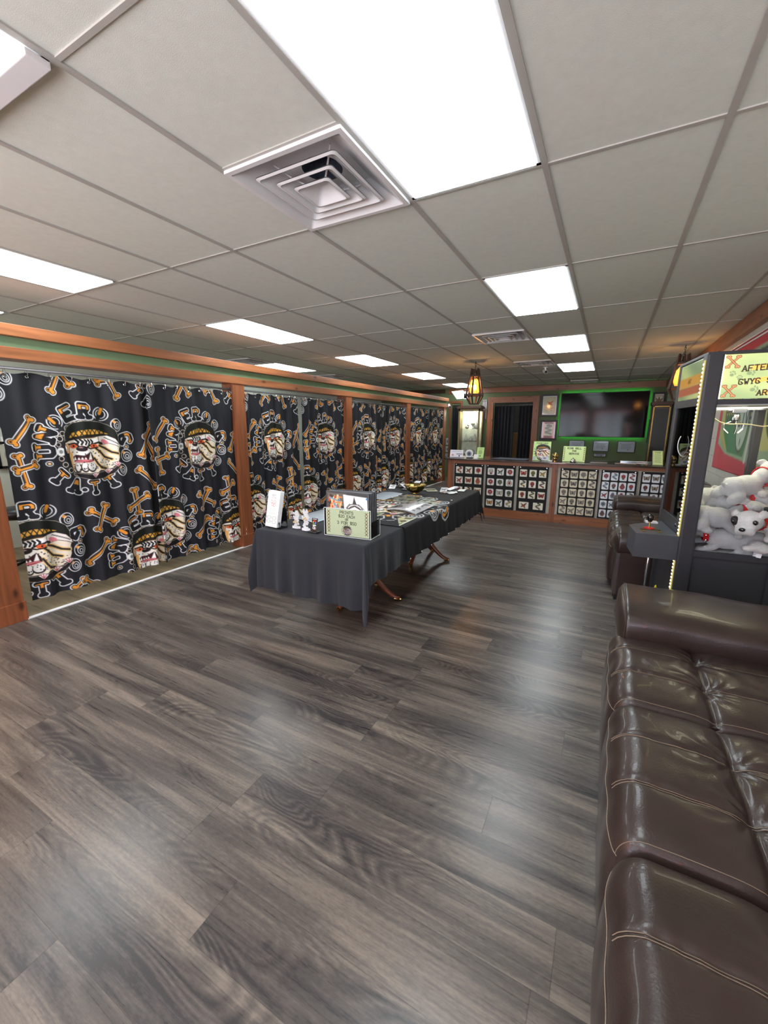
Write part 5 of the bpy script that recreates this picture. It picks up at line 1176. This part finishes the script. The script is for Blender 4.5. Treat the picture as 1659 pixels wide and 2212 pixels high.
MB().box(-w, w-.03, dp-.02, dp, .74, hh-.07).build('back_panel', mat('pale_reflection_lining', rgb(222, 228, 208), rough=.3), t)  # pale colour stands in for bright outdoors mirrored in the cabinet back
MB().box(-w, -w+.02, .03, dp-.02, .74, hh-.07).build('side_panel', M_OAK, t)
b = MB(); 
for z in (1.10, 1.45): b.box(-w+.02, w-.03, .04, dp-.03, z, z+.008)
b.split('glass_shelf', M_ACRYL, t)
MB().box(-w+.05, w-.05, .010, .014, .74, hh-.07).build('glass_door', M_GLASS, t)
MB().box(-w+.1, w-.1, .1, .2, hh-.085, hh-.075).build('cabinet_light', mat('warm_tube', rgb(255, 250, 220), var=0, emit=(1, .97, .82, 1), es=45), t)  # tube strengthened to stand in for the mirrored outdoor light
for i, (x, z, k) in enumerate(((-.12, 1.108, 0), (.02, 1.108, 1), (.14, 1.108, 0), (-.10, 1.458, 1), (.08, 1.458, 2), (.17, 1.458, 0), (-.08, .742, 2), (.08, .742, 1))):
    b = MB(); rk = .045+.01*(i % 3)
    if k == 0: b.lathe([(.001, 0), (rk*.8, 0), (rk, .05), (rk*.6, .13), (rk*.3, .18), (rk*.4, .20), (.001, .20)], n=16)
    elif k == 1: b.ell((0, 0, .05), (.055, .04, .05)); b.ell((.03, 0, .11), (.035, .032, .035)); b.ell((.06, 0, .10), (.02, .018, .015))
    else: b.lathe([(.001, 0), (.04, 0), (.012, .02), (.012, .07), (.06, .12), (.07, .16), (.001, .15)], n=16)
    o = b.build('white_figurine', mat('white_china', rgb(232, 232, 220), rough=.25), smooth=True, loc=(-3.55+x, YW-.24, z+.001))
    tag(o, ['small white china piece on the %s shelf of the curio cabinet, %s' % (('middle', 'middle', 'middle', 'top', 'top', 'top', 'bottom', 'bottom')[i], ('left', 'centre', 'right', 'left', 'centre', 'right', 'left', 'right')[i])][0], 'figurine', 'white figurines in the curio cabinet')
# cabinet right with brass edge
t = empty('tall_cabinet', (.925, 10.6, 0), label='tall dark cabinet with a brass-edged glass door at the right end of the far wall', cat='cabinet')
MB().box(-.16, .17, .02, .40, 0, 1.98).build('carcass', M_WALNUT, t); MB().box(-.19, .18, -.02, .42, 1.98, 2.05, .008).build('cornice', M_WALNUT, t)
b = MB(); b.box(-.155, -.135, 0.0, .02, .2, 1.96); b.box(.13, .15, 0, .02, .2, 1.96); b.box(-.155, .15, 0, .02, 1.94, 1.96); b.split('brass_edge', M_BRASS, t)
MB().box(-.135, .13, .004, .014, .2, 1.94).build('glass_door', M_GLASS, t)
MB().box(-.12, .12, .016, .0195, .9, 1.9).build('dark_lining', M_BLACK, t)
# notices between the far-left doorway and partition end
for i, (z, h) in enumerate(((.98, .20), (.76, .17), (.62, .09))):
    cv = Canvas(.10, h, 150, (176, 186, 196)); cv.ell(.05, h/2, .02, h*.25, (80, 90, 100))
    o = painted_quad('wall_notice', [(-4.36, YW-.004, z+h), (-4.27, YW-.004, z+h), (-4.27, YW-.004, z), (-4.36, YW-.004, z)], cv, M_PRINT, None, .003)
    tag(o, 'small pale notice left of the narrow far doorway, %s of three' % ('topmost', 'middle', 'lowest')[i], 'notice', 'notices on the far left wall')
cv = Canvas(.16, .62, 90, (120, 100, 100))
for k in range(3): cv.line([(.03+k*.05, .06), (.03+k*.05, .27)], .012, (214, 206, 214)); cv.line([(.13, .3+.1*k), (.14, .38+.1*k)], .008, (200, 190, 196))
cv.line([(.01, .01), (.15, .01), (.15, .6)], .008, (220, 210, 214))
o = painted_quad('wall_plaque', [(-3.29, YW-.02, 2.27), (-3.16, YW-.02, 2.27), (-3.16, YW-.02, 1.72), (-3.29, YW-.02, 1.72)], cv, M_PRINT, None, .012)
tag(o, 'narrow pale striped plaque between the curio cabinet and the wide doorway', 'plaque')
t = empty('ceiling_panel_board', (-3.95, YW-.5, 2.30), label='tilted pale board mounted high above the narrow far doorway', cat='board')
MB().add([(-.12, 0, .20), (.22, 0, .22), (.36, 0, .0), (.05, 0, -.02), (-.12, .02, .20), (.22, .02, .22), (.36, .02, .0), (.05, .02, -.02)], [(0, 1, 2, 3), (7, 6, 5, 4), (0, 4, 5, 1), (1, 5, 6, 2), (2, 6, 7, 3), (3, 7, 4, 0)]).build('board', M_PALE, t)
MB().box(.26, .40, .0, .02, -.02, .18).build('edge', M_WHITE, t)
# security cameras
def camera_dome(x, y, z, ang, label, side=False):
    t = empty('security_camera', (x, y, z), rz=ang, label=label, cat='security camera', group='white security cameras')
    if side: MB().box(-.03, .03, .0, .012, -.04, .04, .004).build('mount_plate', M_WHITE, t); MB().tube([(0, 0, 0), (0, -.07, -.01)], .014, 8).build('arm', M_WHITE, t); yo, zo = -.09, -.03
    else: MB().lathe([(.001, 0), (.04, 0), (.04, -.012), (.001, -.014)], n=20).build('mount_plate', M_WHITE, t); MB().tube([(0, 0, -.01), (0, 0, -.06)], .014, 8).build('arm', M_WHITE, t); yo, zo = 0, -.075
    MB().tube([(0, yo+.06, zo+.015), (0, yo-.07, zo-.02)], .032, 16).build('housing', M_WHITE, t, smooth=False)
    MB().tube([(0, yo-.071, zo-.0203), (0, yo-.078, zo-.022)], .026, 16).build('lens', M_BLACK, t)
camera_dome(-1.16, 8.45, H-.0, .35, 'white security camera hanging from the ceiling in front of the farthest light panel')
camera_dome(-3.99, 11.22, 2.10, .5, 'white security camera on the last partition post, beside the narrow doorway', True)
# ------------------------------------------------------------------ lantern pendants
M_AMBER = mat('amber_glass', (1.0, .45, .10, 1), rough=.15, var=0, alpha=.45, emit=(1, .33, .05, 1), es=.35)
M_BULB = mat('hot_filament', rgb(255, 220, 150), var=0, emit=(1, .62, .22, 1), es=40)
M_DKWOOD = mat('lantern_wood', rgb(66, 40, 26), rough=.5, var=.2, vscale=20)
def lantern(x, y, ztop, label, rz=0):
    t = empty('lantern_pendant', (x, y, ztop), rz=rz, label=label, cat='pendant lamp', group='wooden lantern pendants')
    b = MB()
    for i in range(6): z = -.0-i*.028; b.tube([(.010*math.cos(a)*(i % 2), .010*math.cos(a)*((i+1) % 2), z-.018+.018*math.sin(a)) for a in np.linspace(0, 2*PI, 11)], .003, 5)
    b.tube([(0, 0, -.16), (-.05, 0, -.24)], .004, 5); b.tube([(0, 0, -.16), (.05, 0, -.24)], .004, 5); b.build('chain', M_BLACK, t)
    zc = -.24
    n = 6
    for k in range(n):
        a = PI/6+k*PI/3; c, s = math.cos(a), math.sin(a)
        b = MB(); pts = [(r*c, r*s, z) for r, z in ((.070, -.13), (.10, -.34), (.145, -.56), (.125, -.60), (.075, -.70))]
        if k in (0, 2, 3, 5): pts = [(.062*c, .062*s, -.11)]+pts[1:]
        b.tube(pts, [.011, .014, .017, .015, .010], 6); b.build('slat', M_DKWOOD, t)
    def hexring(mb, r, z0, z1, w):
        A = [((r)*math.cos(PI/6+k*PI/3), (r)*math.sin(PI/6+k*PI/3)) for k in range(6)]; B = [((r-w)*math.cos(PI/6+k*PI/3), (r-w)*math.sin(PI/6+k*PI/3)) for k in range(6)]
        v = [(p[0], p[1], z) for z in (z0, z1) for p in A+B]
        mb.add(v, [(k, (k+1) % 6, (k+1) % 6+12, k+12) for k in range(6)]+[(k+6, k+18, (k+1) % 6+18, (k+1) % 6+6) for k in range(6)]+[(k, k+6, (k+1) % 6+6, (k+1) % 6) for k in range(6)]+[(k+12, (k+1) % 6+12, (k+1) % 6+18, k+18) for k in range(6)])
    b = MB(); hexring(b, .145, -.565, -.53, .03); hexring(b, .085, -.25, -.22, .03); hexring(b, .085, -.705, -.685, .02); b.box(-.08, .08, -.01, .01, -.24, -.225); b.split('hex_ring', M_DKWOOD, t)
    for k in (0, 3, 2, 5):
        a = PI/6+k*PI/3; MB().tube([(.055*math.cos(a), .055*math.sin(a), -.23), (.050*math.cos(a), .050*math.sin(a), -.02-.10)], .012, 6).build('upright_horn', M_DKWOOD, t)
    MB().lathe([(.001, -.21), (.03, -.215), (.045, -.25), (.03, -.27), (.02, -.29)], n=16).build('cap', M_BLACK, t)
    MB().lathe([(.035, -.28), (.07, -.33), (.088, -.42), (.085, -.48), (.06, -.53)], n=24).build('amber_shade', M_AMBER, t, smooth=True)
    MB().ell((0, 0, -.42), (.026, .026, .045)).build('bulb', M_BULB, t, smooth=True)
    l = bpy.data.lights.new('lantern_bulb', 'POINT'); l.energy = 7; l.color = (1, .45, .12); l.shadow_soft_size = .05
    o = bpy.data.objects.new('lantern_bulb', l); COL.objects.link(o); o.parent = t; o.location = (0, 0, -.34)
lantern(-2.11, 7.2, H, 'wooden lantern pendant with glowing amber glass, hanging left of the counter')
lantern(.78, 7.0, H-.01, 'second wooden lantern pendant, mostly hidden behind the claw machine')
# ------------------------------------------------------------------ things on the counter
ZC = .985; YI = 7.22
def sign(x0, x1, z1, y, label, cv, name='counter_sign', m=M_PRINT, rz=0, lean=.05, th=.004, cat='sign', group=None):
    t = empty(name, ((x0+x1)/2, y, ZC+.001), rz=rz, label=label, cat=cat, group=group); w = (x1-x0)/2; h = z1-ZC
    painted_quad('sign_face', [(-w, lean, h), (w, lean, h), (w, 0, .004), (-w, 0, .004)], cv, m, t, th)
    MB().box(-w, w, -.002, lean+.04, 0, .004).build('stand_foot', M_ACRYL, t); return t
cv = Canvas(.27, .31, 330, (190, 222, 146)); cv.text('PIERCINGS', .135, .03, .022, (70, 74, 50), .002)
emblem(cv, .135, .17, .20, head_only=True)
for k in range(18):
    a = k*PI/9; cv.line([(.135+.105*math.cos(a), .165+.105*math.sin(a)), (.135+.122*math.cos(a), .165+.122*math.sin(a))], .004, (70, 64, 40))
cv.poly([(.0, .25), (.05, .25), (.05, .30), (0, .30)], (170, 186, 190)); cv.poly([(.15, .245), (.25, .245), (.25, .305), (.15, .305)], (200, 200, 210)); cv.ell(.19, .27, .014, .010, (60, 60, 70), ring=.004)
sign(-1.085, -.815, 1.295, YI, 'green sign headed PIERCINGS with a round dog emblem, left of the gold ornament', cv, group='green signs on the counter')
cv = Canvas(.33, .245, 420, (206, 230, 156))
cv.text('RING BELL', .165, .032, .026, (64, 66, 44), .0032); cv.text('FOR', .165, .075, .022, (64, 66, 44), .0030); cv.text('SERVICE', .165, .118, .024, (64, 66, 44), .0032)
for sx in (.018, .312):
    for k in range(7):
        y = .03+k*.03; cv.line([(sx-.009, y-.009), (sx+.009, y+.009)], .003, (120, 96, 60)); cv.line([(sx+.009, y-.009), (sx-.009, y+.009)], .003, (120, 96, 60))
sign(-.625, -.30, 1.228, YI, 'green sign reading RING BELL FOR SERVICE, standing behind the small bell', cv, group='green signs on the counter')
cv = Canvas(.13, .20, 260, (204, 226, 160)); cv.text('PLEASE', .065, .025, .014, (90, 100, 70), .0015)
for k in range(8): cv.line([(.025, .05+k*.016), (.10+.01*(k % 2), .05+k*.016)], .0022, (100, 112, 80))
cv.line([(.008, .008), (.122, .008), (.122, .192), (.008, .192), (.008, .008)], .0015, (120, 136, 96))
sign(.60, .73, 1.19, YI-.05, 'narrow green notice standing at the right end of the counter', cv, rz=.15, lean=.09, group='green signs on the counter')
cv = Canvas(.115, .20, 220, (182, 216, 140)); cv.ell(.057, .09, .03, .04, (150, 176, 110)); cv.ell(.057, .16, .012, .012, (90, 96, 60)); cv.line([(.02, .03), (.09, .03)], .003, (110, 130, 80))
sign(-2.03, -1.905, 1.175, YI, 'small green notice at the left of the counter, beside a white card', cv, group='green signs on the counter')
cv = Canvas(.24, .10, 300, (222, 220, 230)); cv.line([(.12, .055), (.22, .055)], .004, (60, 50, 70)); cv.ell(.05, .07, .02, .012, (190, 130, 120)); cv.ell(.17, .08, .014, .010, (60, 50, 60)); cv.line([(.02, .02), (.2, .02)], .003, (170, 170, 190))
sign(-2.52, -2.275, 1.12, YI, 'white card holder with business cards at the left end of the counter', cv, 'card_holder', cat='card holder', lean=.03)
t = empty('round_coaster_stand', (-2.16, YI, ZC+.001), label='round white disc with a dark emblem on a black stand, on the counter', cat='disc stand')
MB().lathe([(.001, -.008), (.068, -.008), (.072, 0), (.068, .006), (.001, .006)], (0, 0, .075), 32, 'y').build('disc', M_WHITE, t)
MB().lathe([(.001, -.010), (.044, -.010), (.044, -.008)], (0, 0, .075), 24, 'y').build('emblem', mat('blue_grey_print', rgb(130, 140, 160), rough=.5), t)
MB().lathe([(.001, -.0125), (.022, -.012), (.024, -.010)], (0, 0, .075), 24, 'y').build('emblem_centre', mat('dark_print', rgb(60, 64, 76), rough=.5), t)
MB().box(-.05, .07, -.02, .06, 0, .012, .003).build('stand', M_BLACK, t)
t = MB().add([(-2.075, YI-.02, ZC+.001), (-2.0, YI-.02, ZC+.001), (-2.0, YI+.01, ZC+.07), (-2.075, YI+.01, ZC+.07), (-2.075, YI+.02, ZC+.001), (-2.0, YI+.02, ZC+.001)], [(0, 1, 2, 3), (3, 2, 5, 4), (0, 4, 5, 1), (1, 5, 2), (0, 3, 4)]).build('folded_card', M_WHITE); tag(t, 'small blank white folded card on the counter, left of a green notice', 'card')
t = MB().prism([(-1.80, 7.30), (-1.20, 7.22), (-1.16, 7.46), (-1.68, 7.56)], ZC+.001, ZC+.006).build('counter_mat', mat('blue_grey_mat', rgb(90, 98, 112), rough=.35, var=.4, vscale=25)); tag(t, 'blue-grey patterned mat lying on the counter in front of the wide doorway', 'mat')
t = empty('gold_ornament', (-.735, YI, ZC+.001), label='shiny gold skull-shaped ornament between the two big green signs', cat='ornament')
MB().ell((0, 0, .085), (.052, .056, .052)).ell((0, -.02, .045), (.036, .036, .038)).build('skull', M_BRASS, t, smooth=True)
b = MB(); b.ell((-.02, -.050, .078), (.012, .010, .012)); b.ell((.02, -.050, .078), (.012, .010, .012)); b.build('eye_socket', M_BLACK, t)
MB().lathe([(.001, 0), (.045, 0), (.045, .012), (.001, .014)], n=24).build('base', M_BRASS, t)
t = empty('service_bell', (-.46, YI-.09, ZC+.001), label='small chrome service bell in front of the RING BELL sign', cat='bell')
MB().lathe([(.045, 0), (.045, .012), (.001, .012)], n=24).build('base', M_BLACK, t); MB().lathe([(.043, .014), (.040, .035), (.024, .055), (.001, .060)], n=24).build('dome', M_CHROME, t, smooth=True); MB().lathe([(.001, .075), (.006, .073), (.006, .058)], n=12).build('plunger', M_CHROME, t)
for x0, x1, lab in ((-.22, .02, 'pale sheet of paper lying on the counter below the middle certificate'), (.12, .40, 'pale sheet of paper lying on the counter below the right certificate')):
    o = MB().box(x0, x1, 7.15, 7.34, ZC+.001, ZC+.004).build('paper_sheet', mat('pale_brown_paper', rgb(120, 106, 96), rough=.5)); tag(o, lab, 'paper', 'papers on the counter')
t = MB().box(.20, .62, 7.60, 7.64, ZC+.001, ZC+.022, .004).build('chrome_rail', M_CHROME); tag(t, 'low chrome rail on the rear edge of the counter, left of the narrow green notice', 'rail')
t = MB().box(-.83, -.77, YI-.03, YI+.04, ZC+.001, ZC+.012).build('card_stack', M_WHITE); tag(t, 'few white cards between the PIERCINGS sign and the gold ornament', 'cards')
